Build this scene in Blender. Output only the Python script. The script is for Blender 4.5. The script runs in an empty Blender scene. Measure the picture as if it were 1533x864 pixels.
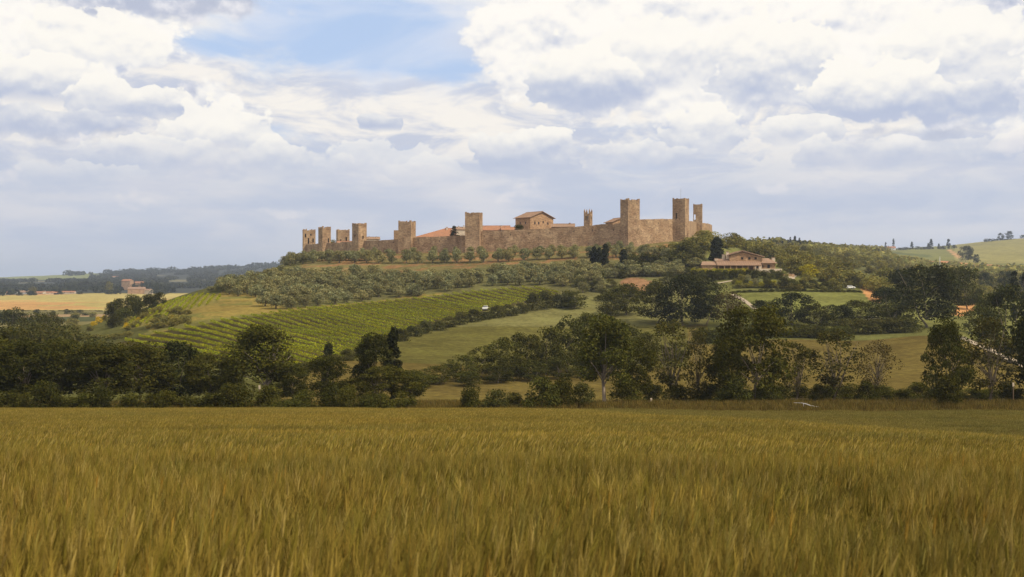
import bpy, math, random
import numpy as np
from math import radians
sc = bpy.context.scene
F = 1703.0                      # focal length, photo pixels
HZ = 432.0                      # picture row of the horizon
# ---------------------------------------------------------------- camera
cam = bpy.data.cameras.new('camera'); co = bpy.data.objects.new('camera', cam); sc.collection.objects.link(co)
co.rotation_euler = (radians(90), 0, 0); cam.sensor_width = 36; cam.lens = F/1533*36; cam.clip_start = .1; cam.clip_end = 40000
cam.dof.use_dof = True; cam.dof.focus_distance = 200; cam.dof.aperture_fstop = 6.3
sc.camera = co
sc.view_settings.view_transform = 'Standard'; sc.view_settings.look = 'None'; sc.view_settings.exposure = 0.0; sc.view_settings.gamma = 1
sc.cycles.max_bounces = 6; sc.cycles.diffuse_bounces = 2; sc.cycles.glossy_bounces = 1; sc.cycles.transmission_bounces = 2
sc.cycles.volume_bounces = 0; sc.cycles.transparent_max_bounces = 4; sc.cycles.use_fast_gi = False
sc.cycles.caustics_reflective = False; sc.cycles.caustics_refractive = False
# ---------------------------------------------------------------- sky and sun
SUN_AZ = math.atan2(0.86, -0.50); SUN_EL = radians(46)
def build_world():
    w = bpy.data.worlds.new('World'); sc.world = w; w.use_nodes = True
    nt = w.node_tree; N = nt.nodes; L = nt.links; N.clear()
    def val(s, v):
        if isinstance(v, (int, float)): s.default_value = v
        else: L.new(v, s)
    def M(op, a, b=0.0, c=0.0, clamp=False):
        n = N.new('ShaderNodeMath'); n.operation = op; n.use_clamp = clamp
        val(n.inputs[0], a); val(n.inputs[1], b); val(n.inputs[2], c); return n.outputs[0]
    def ramp(x, a, b):      # smoothstep
        n = N.new('ShaderNodeMapRange'); n.interpolation_type = 'SMOOTHSTEP'; n.inputs[1].default_value = a; n.inputs[2].default_value = b
        val(n.inputs[0], x); return n.outputs[0]
    def comb(x, y, z=0.0):
        n = N.new('ShaderNodeCombineXYZ'); val(n.inputs[0], x); val(n.inputs[1], y); val(n.inputs[2], z); return n.outputs[0]
    def noise(vec, scale, detail=6, rough=.55, dist=0.0, lac=2.0):
        n = N.new('ShaderNodeTexNoise'); n.noise_dimensions = '2D'; n.inputs['Scale'].default_value = scale; n.inputs['Detail'].default_value = detail
        n.inputs['Roughness'].default_value = rough; n.inputs['Distortion'].default_value = dist; n.inputs['Lacunarity'].default_value = lac
        L.new(vec, n.inputs['Vector']); return n.outputs['Fac']
    def voro(vec, scale, detail=3, rough=.5):
        n = N.new('ShaderNodeTexVoronoi'); n.voronoi_dimensions = '2D'; n.feature = 'F1'; n.inputs['Scale'].default_value = scale
        n.inputs['Detail'].default_value = detail; n.inputs['Roughness'].default_value = rough;
        n.normalize = True
        L.new(vec, n.inputs['Vector']); return n.outputs['Distance']
    def mix(f, a, b):
        n = N.new('ShaderNodeMix'); n.data_type = 'RGBA'; val(n.inputs[0], f)
        for s, v in ((n.inputs[6], a), (n.inputs[7], b)):
            if isinstance(v, tuple): s.default_value = (*v, 1)
            else: L.new(v, s)
        return n.outputs[2]
    tc = N.new('ShaderNodeTexCoord'); sx = N.new('ShaderNodeSeparateXYZ'); L.new(tc.outputs['Generated'], sx.inputs[0])
    az = M('ARCTAN2', sx.outputs[0], sx.outputs[1]); el = M('ARCSINE', sx.outputs[2])
    # work in thousandths of a picture-independent unit: degrees of azimuth / elevation
    U = M('MULTIPLY', az, 57.2958); V = M('MULTIPLY', el, 57.2958)
    wv = comb(U, V)
    nw = N.new('ShaderNodeTexNoise'); nw.noise_dimensions = '2D'; nw.inputs['Scale'].default_value = .45; nw.inputs['Detail'].default_value = 5; L.new(wv, nw.inputs['Vector'])
    vm = N.new('ShaderNodeVectorMath'); vm.operation = 'SUBTRACT'; L.new(nw.outputs['Color'], vm.inputs[0]); vm.inputs[1].default_value = (.5, .5, .5)
    vs = N.new('ShaderNodeVectorMath'); vs.operation = 'SCALE'; L.new(vm.outputs[0], vs.inputs[0]); vs.inputs['Scale'].default_value = 1.6
    va = N.new('ShaderNodeVectorMath'); va.operation = 'ADD'; L.new(wv, va.inputs[0]); L.new(vs.outputs[0], va.inputs[1])
    WVEC = va.outputs[0]
    K = 57.2958/F
    def deg(px, py): return (px-766.5)*K, (432-py)*K
    def field(bl):          # sum of soft ellipses in azimuth / elevation: 4 nodes each
        acc = 0.0
        for px, py, rx, ry, amp in bl:
            cu, cv = deg(px, py)
            n = N.new('ShaderNodeVectorMath'); n.operation = 'MULTIPLY_ADD'; L.new(WVEC, n.inputs[0])
            n.inputs[1].default_value = (1/(rx*K), 1/(ry*K), 0); n.inputs[2].default_value = (-cu/(rx*K), -cv/(ry*K), 0)
            d = N.new('ShaderNodeVectorMath'); d.operation = 'DOT_PRODUCT'; L.new(n.outputs[0], d.inputs[0]); L.new(n.outputs[0], d.inputs[1])
            acc = M('MULTIPLY_ADD', M('POWER', .36788, d.outputs['Value']), amp, acc)
        return acc
    # billowed detail, evaluated here and a little higher for the shading of tops and bases
    def billow(dv, scale=.55):
        v = comb(M('MULTIPLY', U, 1.0), M('MULTIPLY_ADD', V, 1.35, dv), 3.3)
        a = voro(v, scale, 2, .5); b = noise(v, scale*1.3, 6, .55)
        return M('ADD', M('MULTIPLY', M('SUBTRACT', 1.0, a), .62), M('MULTIPLY', b, .55))
    b0 = billow(0.0); b1 = billow(.55); 
    relief = M('MULTIPLY', M('SUBTRACT', b0, b1), 2.2)
    # clear sky from the Sky Texture
    sky = N.new('ShaderNodeTexSky'); sky.sky_type = 'NISHITA'; sky.sun_disc = False
    sky.sun_elevation = SUN_EL; sky.sun_rotation = SUN_AZ; sky.dust_density = 2.0
    sk = N.new('ShaderNodeVectorMath'); sk.operation = 'SCALE'; L.new(sky.outputs[0], sk.inputs[0]); sk.inputs['Scale'].default_value = .11
    blue = mix(.75, sk.outputs[0], (.55, .71, 1.0))
    # high thin veil
    n1 = noise(comb(M('MULTIPLY', U, .35), V, 1.0), .35, 7, .55, .5)
    veil = M('MULTIPLY', ramp(n1, .34, .66), .75)
    gap = field([(540, 40, 175, 60, 1.0), (610, 100, 110, 30, .6), (820, 10, 70, 22, .6), (330, 85, 60, 18, .4)])
    col = mix(M('MULTIPLY', veil, M('SUBTRACT', 1.0, M('MULTIPLY', gap, .6))), blue, (.86, .87, .93))
    # broad soft stratocumulus : cream light and lilac grey, everywhere but in the gap
    n2 = noise(comb(M('MULTIPLY', U, .5), M('MULTIPLY', V, 1.6), 7.0), .38, 8, .6, .3)
    soft = mix(ramp(n2, .36, .62), (.60, .64, .76), (.99, .94, .87))
    lowgap = M('SUBTRACT', 1.0, M('MULTIPLY', gap, 1.25), clamp=True)
    col = mix(M('MULTIPLY', ramp(M('ADD', n1, M('MULTIPLY', lowgap, .5)), .55, .95), lowgap), col, soft)
    # cumulus masses
    def cumulus(col, masses, dark, light, edge=.10, sh=(.30, .72), bias=0.0, seedshift=0):
        m = field(masses)
        d = M('ADD', m, M('MULTIPLY', M('SUBTRACT', b0, .62), 1.05))
        a = ramp(d, .42, .42+edge)
        s = M('ADD', M('ADD', relief, .5+bias), 0.0)
        return a, s, d
    bright = [(90, 105, 150, 60, .95), (190, 70, 110, 32, .6), (20, 60, 60, 50, .6), (330, 185, 70, 45, .75), (860, 95, 120, 85, .8), (1010, 60, 170, 85, .95),
              (1200, 60, 210, 80, 1.0), (1400, 90, 170, 80, .95), (1050, 170, 70, 60, .75), (1290, 130, 90, 55, .85), (760, 40, 70, 60, .55), (1500, 215, 90, 40, .4),
              (160, 262, 60, 14, .4), (1700, 60, 260, 110, 1), (-200, 100, 200, 80, .9)]
    a, s, d = cumulus(col, bright, None, None, .16)
    # these lit tops fall off to grey towards their bases
    base = field([(110, 200, 230, 42, .9), (700, 120, 50, 60, .45), (960, 140, 50, 20, .4), (1400, 100, 60, 14, .35), (80, 130, 60, 16, .45), (1230, 60, 60, 14, .3), (820, 60, 40, 18, .3), (1090, 90, 24, 40, .4), (330, 20, 210, 26, .0), (880, 150, 75, 38, .75), (780, 225, 90, 34, .8), (1290, 185, 150, 28, .85), (1130, 130, 40, 45, .65), (1440, 175, 70, 25, .6),
                  (1040, 205, 60, 24, .5), (1190, 100, 30, 26, .5), (1500, 30, 70, 34, .85), (60, 165, 60, 18, .35), (240, 150, 50, 20, .4), (1000, 30, 60, 20, .25), (1330, 250, 260, 24, .5), (430, 240, 90, 30, .5)])
    shade = M('SUBTRACT', M('ADD', M('MULTIPLY', relief, .55), .86), M('MULTIPLY', base, M('ADD', .55, M('MULTIPLY', n2, .9))))
    cc = mix(ramp(shade, .0, .95), (.53, .58, .73), (1.05, 1.01, .94))
    col = mix(a, col, cc)
    # grey flat clouds: top left, small one in the middle, band of bases
    grey = field([(210, 18, 200, 34, 1.0), (90, 215, 210, 30, .55), (1480, 35, 75, 32, .55), (840, 235, 120, 28, .5), (1330, 215, 190, 22, .45), (290, 150, 20, 15, .6)])
    dg = M('ADD', grey, M('MULTIPLY', M('SUBTRACT', b0, .62), .8))
    ag = ramp(dg, .30, .58)
    cg = mix(ramp(M('ADD', relief, M('MULTIPLY', grey, -.25)), -.35, .40), (.50, .54, .67), (.86, .85, .89))
    col = mix(M('MULTIPLY', ag, .9), col, cg)
    # single heaps in front of one another: a crisp billowed head, paling grey towards a flat base
    for px, py, rx, ry, lo, hi, k in [(1150, 110, 90, 70, -.05, 1.05, .95), (985, 95, 85, 60, .1, 1.05, .85), (872, 128, 82, 58, -.30, 1.05, 1), (1395, 110, 95, 70, .1, 1.05, .85), (1300, 158, 100, 52, -.22, 1.1, 1), (1195, 205, 70, 26, .1, .8, .8),
                               (1048, 205, 62, 42, -.12, 1.0, .95), (1432, 178, 60, 26, -.1, .45, .9), (1500, 235, 60, 24, .3, .95, .8), (790, 232, 84, 40, -.25, .8, .95), (940, 240, 80, 22, .1, .6, .7), (1340, 245, 170, 24, -.05, .55, .7),
                               (175, 92, 90, 42, .45, 1.0, .9), (95, 150, 100, 40, -.15, 1.0, .95), (205, 168, 85, 34, -.1, 1.0, .9), (60, 205, 130, 28, -.1, .5, .8), (335, 205, 72, 40, .35, 1.0, .9), (270, 245, 110, 24, .0, .7, .8), (430, 245, 76, 34, .05, .75, .85), (150, 275, 90, 18, .1, .8, .7), (560, 245, 90, 26, .25, .85, .6), (640, 262, 60, 20, .1, .8, .6), (576, 188, 36, 15, -.15, .45, .95)]:
        cu, cv = deg(px, py)
        m = field([(px, py, rx, ry, 1.0)]); al = ramp(M('MULTIPLY_ADD', b0, 1.0, M('SUBTRACT', m, .62)), .40, .465)
        t = M('MULTIPLY_ADD', V, 1/(1.7*ry*K), .52-cv/(1.7*ry*K)); al = M('MULTIPLY', M('MULTIPLY', al, ramp(t, -.05, .42)), k)
        sh = M('MULTIPLY_ADD', relief, .42, M('MULTIPLY_ADD', t, (hi-lo), lo)); col = mix(al, col, mix(ramp(sh, .0, .92), (.50, .56, .72), (1.04, 1.0, .92)))
    # distance: low bands of far cloud melting into the pale blue horizon
    n4 = noise(comb(M('MULTIPLY', U, .25), M('MULTIPLY', V, 1.0), 12.0), .6, 4, .55, .2)
    far = mix(ramp(n4, .30, .75), (.54, .60, .74), (.70, .71, .78))
    col = mix(M('MULTIPLY', ramp(V, 8.2, 4.2), .88), col, far)
    puffs = ramp(M('ADD', M('SUBTRACT', b0, .62), field([(240, 310, 60, 14, .5), (410, 318, 60, 12, .4), (1140, 280, 30, 10, .33), (30, 275, 50, 16, .45), (780, 290, 60, 14, .35), (1490, 235, 60, 24, .55)])), .28, .55)
    col = mix(M('MULTIPLY', puffs, .45), col, (.90, .86, .86))
    col = mix(M('MULTIPLY', ramp(V, 3.6, .6), .7), col, (.55, .61, .73))
    bg = N.new('ShaderNodeBackground'); L.new(col, bg.inputs['Color']); bg.inputs['Strength'].default_value = 1.0
    out = N.new('ShaderNodeOutputWorld'); L.new(bg.outputs[0], out.inputs[0])
    return bg
BG = build_world()
sun = bpy.data.lights.new('sun', 'SUN'); so = bpy.data.objects.new('sun', sun); sc.collection.objects.link(so)
sun.energy = 3.9; sun.angle = radians(1.5); sun.color = (1.0, .90, .74)
sdir = (math.sin(SUN_AZ)*math.cos(SUN_EL), math.cos(SUN_AZ)*math.cos(SUN_EL), math.sin(SUN_EL))
from mathutils import Vector, Matrix
so.rotation_euler = Vector(sdir).to_track_quat('Z', 'Y').to_euler()
# ---------------------------------------------------------------- small helpers
rng = np.random.default_rng(7); random.seed(7)
COL = sc.collection
def link(name, me, parent=None, loc=None):
    o = bpy.data.objects.new(name, me); COL.objects.link(o)
    if parent is not None: o.parent = parent
    if loc is not None: o.location = loc
    return o
def tag(o, label=None, cat=None, group=None, kind=None):
    if label: o['label'] = label
    if cat: o['category'] = cat
    if group: o['group'] = group
    if kind: o['kind'] = kind
    return o
def empty(name, loc=(0, 0, 0), rz=0.0):
    o = bpy.data.objects.new(name, None); o.empty_display_size = .5; COL.objects.link(o); o.location = loc; o.rotation_euler = (0, 0, rz); return o
def mesh_np(name, v, f, mats, mi=None, smooth=False, col=None, uv=None):
    """v (n,3), f (m,k) int, all faces of one size"""
    v = np.asarray(v, np.float32); f = np.asarray(f, np.int32); m, k = f.shape
    me = bpy.data.meshes.new(name); me.vertices.add(len(v)); me.vertices.foreach_set('co', v.ravel())
    me.loops.add(m*k); me.loops.foreach_set('vertex_index', f.ravel())
    me.polygons.add(m); me.polygons.foreach_set('loop_start', np.arange(0, m*k, k, dtype=np.int32)); me.polygons.foreach_set('loop_total', np.full(m, k, np.int32))
    if mi is not None: me.polygons.foreach_set('material_index', np.asarray(mi, np.int32))
    me.polygons.foreach_set('use_smooth', np.full(m, smooth, bool))
    for mt in (mats if isinstance(mats, (list, tuple)) else [mats]): me.materials.append(mt)
    if col is not None:
        a = me.color_attributes.new('tint', 'FLOAT_COLOR', 'POINT'); c = np.ones((len(v), 4), np.float32); c[:, :col.shape[1]] = col; a.data.foreach_set('color', c.ravel())
    me.update(calc_edges=True); return me
class MB:                                           # collects polygons of any size, one mesh
    def __init__(s): s.v = []; s.f = []; s.m = []
    def poly(s, pts, mi=0):
        n = len(s.v); s.v += [tuple(p) for p in pts]; s.f.append(tuple(range(n, n+len(pts)))); s.m.append(mi)
    def box(s, x0, x1, y0, y1, z0, z1, mi=0, taper=0.0):
        n = len(s.v); t = taper
        s.v += [(x0, y0, z0), (x1, y0, z0), (x1, y1, z0), (x0, y1, z0), (x0+t, y0+t, z1), (x1-t, y0+t, z1), (x1-t, y1-t, z1), (x0+t, y1-t, z1)]
        for q in ((0, 3, 2, 1), (4, 5, 6, 7), (0, 1, 5, 4), (1, 2, 6, 5), (2, 3, 7, 6), (3, 0, 4, 7)): s.f.append(tuple(n+i for i in q)); s.m.append(mi)
    def tube(s, pts, rad, k=6, mi=0, cap=True):
        n0 = len(s.v); P = [Vector(p) for p in pts]
        for i, p in enumerate(P):
            d = (P[min(i+1, len(P)-1)]-P[max(i-1, 0)]).normalized(); a = d.orthogonal().normalized(); b = d.cross(a)
            for j in range(k):
                t = 2*math.pi*j/k; s.v.append(tuple(p+(a*math.cos(t)+b*math.sin(t))*rad[i]))
        for i in range(len(P)-1):
            for j in range(k):
                s.f.append((n0+i*k+j, n0+i*k+(j+1) % k, n0+(i+1)*k+(j+1) % k, n0+(i+1)*k+j)); s.m.append(mi)
        if cap: s.f.append(tuple(n0+(len(P)-1)*k+j for j in range(k))); s.m.append(mi)
    def mesh(s, name, mats, smooth=False):
        me = bpy.data.meshes.new(name); me.from_pydata(s.v, [], s.f)
        for mt in (mats if isinstance(mats, (list, tuple)) else [mats]): me.materials.append(mt)
        me.polygons.foreach_set('material_index', s.m); me.polygons.foreach_set('use_smooth', [smooth]*len(s.f)); me.update(); return me
    def build(s, name, mats, parent=None, loc=None, smooth=False): return link(name, s.mesh(name, mats, smooth), parent, loc)
def copy_tree(o, parent=None):
    c = o.copy(); COL.objects.link(c)
    if parent is not None: c.parent = parent
    for ch in o.children: copy_tree(ch, c)
    return c
# value noise for geometry
def _hash(ix, iy, seed):
    h = (ix.astype(np.int64)*374761393 + iy.astype(np.int64)*668265263 + seed*1274126177) & 0xffffffff
    h = ((h ^ (h >> 13))*1103515245) & 0xffffffff
    return ((h ^ (h >> 16)) & 0xffff)/65535.0
def vnoise(x, y, seed=0):
    x = np.asarray(x, float); y = np.asarray(y, float)
    ix = np.floor(x); iy = np.floor(y); fx = x-ix; fy = y-iy; fx = fx*fx*(3-2*fx); fy = fy*fy*(3-2*fy)
    a = _hash(ix, iy, seed); b = _hash(ix+1, iy, seed); c = _hash(ix, iy+1, seed); d = _hash(ix+1, iy+1, seed)
    return (a*(1-fx)+b*fx)*(1-fy)+(c*(1-fx)+d*fx)*fy
def fbm(x, y, seed=0, oct=4):
    s = 0; a = .5
    for i in range(oct): s = s+a*vnoise(x*2**i, y*2**i, seed+i); a *= .5
    return s/(1-.5**oct)
# ---------------------------------------------------------------- lie of the land
# for a fan of bearings: distance (m) and the elevation of the ground, noted as the row where it shows
WHEAT_H = .85
NEARL = [(3, 980), (6, 775), (10, 715), (16, 684), (25, 663), (40, 645), (60, 629), (80, 620), (100, 615), (120, 612.5), (130, 612)]
NEAR = {-400: NEARL, 0: NEARL, 150: NEARL, 300: NEARL, 450: NEARL, 600: NEARL, 750: NEARL, 860: [(3, 980), (6, 775), (10, 715), (16, 686), (25, 666), (40, 648), (60, 629), (80, 619), (100, 615), (130, 613)],
 1050: [(3, 980), (6, 775), (10, 715), (16, 690), (25, 670), (40, 648), (60, 625), (80, 627), (100, 623), (130, 615)],
 1150: [(3, 980), (6, 775), (10, 716), (16, 690), (25, 672), (40, 646), (60, 630), (80, 637), (100, 626), (130, 615)],
 1300: [(3, 980), (6, 776), (10, 718), (16, 692), (25, 674), (40, 648), (60, 640), (80, 644), (100, 629), (130, 615)],
 1400: [(3, 980), (6, 776), (10, 720), (16, 693), (25, 676), (40, 652), (60, 648), (80, 648), (100, 630), (130, 614)],
 1533: [(3, 980), (6, 777), (10, 722), (16, 695), (25, 677), (40, 657), (60, 660), (80, 652), (100, 632), (130, 613)],
 1950: [(3, 980), (6, 780), (10, 726), (16, 698), (25, 680), (40, 672), (60, 670), (80, 655), (100, 634), (130, 612)]}
FAR = {
 -400: [(140, 609), (190, 600), (250, 580), (320, 560), (420, 530), (560, 505), (700, 490), (850, 480), (1000, 470), (1250, 458), (1500, 450), (1800, 443), (2100, 440), (2600, 432), (3300, 425), (4500, 420), (5500, 419), (7000, 424), (9500, 430)],
 0: [(140, 609), (190, 598), (250, 572), (320, 548), (420, 522), (560, 500), (700, 486), (850, 476), (1000, 467), (1250, 456), (1500, 449), (1800, 442), (2100, 440), (2600, 430), (3300, 424), (4500, 417), (5500, 416), (7000, 424), (9500, 430)],
 150: [(140, 609), (190, 598), (250, 572), (320, 532), (370, 506), (420, 489), (470, 481), (520, 484), (560, 489), (620, 488), (700, 484), (850, 475), (1000, 467), (1250, 456), (1500, 449), (1750, 440), (1900, 437), (2100, 431), (2600, 428), (3300, 420), (4500, 411), (5500, 409), (7000, 420), (9500, 430)],
 300: [(140, 609), (190, 600), (250, 541), (280, 524), (320, 501), (370, 470), (420, 450), (470, 436), (520, 432), (560, 436), (620, 450), (700, 465), (850, 474), (1000, 466), (1250, 456), (1500, 448), (1800, 440), (2100, 435), (2600, 428), (3300, 418), (4500, 406), (5500, 404), (7000, 420), (9500, 430)],
 450: [(140, 609), (190, 602), (250, 539), (280, 520), (320, 497), (370, 471), (420, 449), (470, 426), (520, 404), (550, 393), (585, 386), (620, 383), (660, 382), (750, 395), (900, 420), (1250, 440), (1800, 432), (2600, 424), (3300, 412), (4500, 397), (5500, 395), (7000, 420), (9500, 430)],
 600: [(140, 609), (190, 602), (225, 570), (250, 548), (320, 501), (370, 478), (420, 456), (470, 427), (520, 398), (560, 379), (585, 375), (620, 373), (700, 376), (800, 390), (1000, 420), (1800, 430), (4500, 402), (5500, 400), (7000, 420), (9500, 430)],
 750: [(140, 609), (190, 600), (250, 556), (320, 507), (370, 475), (420, 450), (470, 416), (520, 390), (545, 377), (570, 371), (620, 369), (700, 370), (800, 385), (1000, 415), (1800, 430), (4500, 400), (7000, 420), (9500, 430)],
 900: [(140, 608), (190, 598), (250, 560), (320, 507), (370, 474), (420, 448), (470, 412), (500, 390), (530, 368), (550, 361), (600, 359), (700, 365), (800, 380), (1000, 410), (1800, 420), (4500, 400), (7000, 420), (9500, 430)],
 1050: [(140, 609), (190, 598), (250, 552), (320, 507), (370, 470), (420, 440), (470, 409), (500, 392), (530, 368), (550, 358), (630, 350), (700, 358), (800, 368), (1000, 371), (1500, 380), (2200, 378), (3500, 374), (5500, 385), (9500, 430)],
 1150: [(140, 610), (190, 588), (250, 545), (320, 495), (370, 462), (420, 436), (450, 416), (475, 404), (500, 402), (520, 400), (560, 394), (620, 388), (700, 380), (850, 374), (1000, 370), (1200, 368), (1500, 372), (2200, 372), (3200, 372), (5500, 385), (9500, 430)],
 1300: [(140, 611), (190, 588), (250, 540), (320, 500), (370, 468), (420, 447), (470, 436), (560, 421), (700, 408), (850, 398), (1000, 390), (1250, 384), (1500, 381), (2200, 376), (2700, 374), (3500, 376), (5500, 390), (9500, 430)],
 1400: [(140, 611), (190, 588), (215, 560), (270, 508), (320, 496), (370, 480), (420, 466), (480, 450), (560, 440), (700, 430), (850, 422), (1000, 415), (1250, 403), (1500, 395), (2200, 376), (2700, 370), (3500, 372), (5500, 390), (9500, 430)],
 1533: [(140, 611), (190, 592), (250, 560), (320, 512), (370, 490), (420, 475), (560, 455), (700, 442), (850, 432), (1000, 422), (1250, 410), (1500, 398), (2200, 366), (2700, 355), (3500, 358), (5500, 385), (9500, 430)],
 1950: [(140, 611), (190, 594), (250, 560), (320, 512), (370, 488), (420, 470), (560, 445), (700, 430), (850, 420), (1000, 410), (1250, 398), (1500, 385), (2200, 350), (2700, 340), (3500, 345), (5500, 380), (9500, 430)]}
GC = np.arange(-400, 1951, 10.0); GT = np.linspace(math.log(2.0), math.log(9500), 640); GY = np.exp(GT)
def _table():
    # columns of heights, first wheat tops (minus the crop's height), then bare ground
    colsN = sorted(NEAR); colsF = sorted(FAR)
    def zs(lst, off): a = np.array(lst, float); return a[:, 0], (HZ-a[:, 1])/F*a[:, 0]-off
    near = {c: zs(NEAR[c], WHEAT_H) for c in colsN}; far = {c: zs(FAR[c], 0) for c in colsF}
    ZN = np.array([np.interp(GY, near[c][0], near[c][1]) for c in colsN]); ZF = np.array([np.interp(GY, far[c][0], far[c][1]) for c in colsF])
    A = np.array([np.interp(GC, colsN, ZN[:, j]) for j in range(len(GY))]); B = np.array([np.interp(GC, colsF, ZF[:, j]) for j in range(len(GY))])
    w = np.clip((GY-129)/12, 0, 1)[:, None]; w = w*w*(3-2*w)
    Z = A*(1-w)+B*w
    k = np.exp(-np.linspace(-1.6, 1.6, 9)**2); k /= k.sum()          # soften the kinks of the survey
    for _ in range(2):
        Z = np.apply_along_axis(lambda r: np.convolve(np.pad(r, 4, 'edge'), k, 'valid'), 0, Z)
        Z = np.apply_along_axis(lambda r: np.convolve(np.pad(r, 4, 'edge'), k, 'valid'), 1, Z)
    return Z
ZT = _table()
def H(X, Y):
    X = np.asarray(X, float); Y = np.asarray(Y, float)
    Yc = np.clip(Y, 2.0, 9499); px = np.clip(766.5+F*X/np.maximum(Yc, 5.0), -400, 1949.9)
    i = (px+400)/10; j = (np.log(Yc)-GT[0])/(GT[1]-GT[0]); i0 = np.floor(i).astype(int); j0 = np.clip(np.floor(j).astype(int), 0, len(GT)-2); fi = i-i0; fj = j-j0
    z = (ZT[j0, i0]*(1-fi)+ZT[j0, i0+1]*fi)*(1-fj)+(ZT[j0+1, i0]*(1-fi)+ZT[j0+1, i0+1]*fi)*fj
    amp = np.clip((Y-150)/150, 0, 1)*.9
    z = z+amp*(fbm(X/22, Y/22, 3, 3)-.5) + np.clip((Y-700)/1500, 0, 1)*8*(fbm(X/160, Y/160, 9, 3)-.5)
    return z
def Hs(x, y): return float(H(np.array([x]), np.array([y]))[0])
def at(px, Y, dz=0.0):                  # the point of the ground on a bearing at a distance
    x = (px-766.5)/F*Y; return (x, Y, Hs(x, Y)+dz)
def ground(px, py, ymin=140.0, ymax=9000.0):     # first point of the ground seen along a ray
    ys = np.exp(np.linspace(math.log(ymin), math.log(ymax), 1500)); x = (px-766.5)/F*ys
    s = H(x, ys)-(HZ-py)/F*ys
    k = np.argmax(s >= 0) if (s >= 0).any() else len(ys)-1
    return float(x[k]), float(ys[k]), float(Hs(x[k], ys[k]))
def rowof(z, Y): return HZ-z/Y*F
# ---------------------------------------------------------------- materials
def newmat(name):
    m = bpy.data.materials.new(name); m.use_nodes = True; nt = m.node_tree; nt.nodes.clear(); return m, nt
class NB:
    def __init__(s, nt): s.nt = nt; s.N = nt.nodes; s.L = nt.links
    def v(s, sock, x):
        if isinstance(x, (int, float)): sock.default_value = x
        elif isinstance(x, tuple): sock.default_value = (*x, 1) if len(x) == 3 and len(sock.default_value) == 4 else x
        else: s.L.new(x, sock)
    def n(s, t, **k):
        nd = s.N.new(t)
        for a, b in k.items(): setattr(nd, a, b)
        return nd
    def math(s, op, a, b=0.0, c=0.0, clamp=False):
        n = s.n('ShaderNodeMath', operation=op, use_clamp=clamp); s.v(n.inputs[0], a); s.v(n.inputs[1], b); s.v(n.inputs[2], c); return n.outputs[0]
    def pos(s): return s.n('ShaderNodeNewGeometry').outputs['Position']
    def vscale(s, vec, xyz):
        n = s.n('ShaderNodeVectorMath', operation='MULTIPLY'); s.L.new(vec, n.inputs[0]); n.inputs[1].default_value = xyz; return n.outputs[0]
    def noise(s, vec, scale, detail=4, rough=.55, dist=0.0):
        n = s.n('ShaderNodeTexNoise'); s.L.new(vec, n.inputs['Vector']); n.inputs['Scale'].default_value = scale; n.inputs['Detail'].default_value = detail
        n.inputs['Roughness'].default_value = rough; n.inputs['Distortion'].default_value = dist; return n.outputs['Fac']
    def rng(s, x, a, b, c=0.0, d=1.0):
        n = s.n('ShaderNodeMapRange'); s.v(n.inputs[0], x); n.inputs[1].default_value = a; n.inputs[2].default_value = b; n.inputs[3].default_value = c; n.inputs[4].default_value = d; return n.outputs[0]
    def mix(s, f, a, b, bt='MIX'):
        n = s.n('ShaderNodeMix', data_type='RGBA', blend_type=bt); s.v(n.inputs[0], f); s.v(n.inputs[6], a); s.v(n.inputs[7], b); return n.outputs[2]
    def mulc(s, col, f):
        n = s.n('ShaderNodeVectorMath', operation='SCALE'); s.v(n.inputs[0], col); s.v(n.inputs['Scale'], f); return n.outputs[0]
    def attr(s, name='tint'): return s.n('ShaderNodeVertexColor', layer_name=name).outputs['Color']
    def diffuse(s, col, rough=.8, bump=None, bstr=.3, bdist=.1, spec=.15, metallic=0.0, croughness=None):
        p = s.n('ShaderNodeBsdfPrincipled'); s.v(p.inputs['Base Color'], col); p.inputs['Roughness'].default_value = rough; p.inputs['Specular IOR Level'].default_value = spec; p.inputs['Metallic'].default_value = metallic
        if bump is not None:
            b = s.n('ShaderNodeBump'); b.inputs['Strength'].default_value = bstr; b.inputs['Distance'].default_value = bdist; s.L.new(bump, b.inputs['Height']); s.L.new(b.outputs[0], p.inputs['Normal'])
        o = s.n('ShaderNodeOutputMaterial'); s.L.new(p.outputs[0], o.inputs[0]); return p
def mat_ground():
    m, nt = newmat('ground_cover'); b = NB(nt); p = b.pos(); t = b.attr()
    n1 = b.noise(p, .07, 6, .65); n2 = b.noise(p, .6, 6, .75); n3 = b.noise(b.vscale(p, (1, .35, 1)), .013, 4, .5)
    f = b.math('MULTIPLY', b.rng(n1, .28, .72, .68, 1.32), b.rng(n2, .3, .7, .55, 1.45)); f = b.math('MULTIPLY', f, b.rng(n3, .3, .7, .86, 1.14))
    c = b.mulc(t, f); c = b.mix(b.rng(n1, .5, .8, 0, .35), c, b.mix(1.0, t, (.80, 1.0, .75), 'MULTIPLY'))
    b.diffuse(c, .95, n2, .8, .25, 0.0); return m
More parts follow.
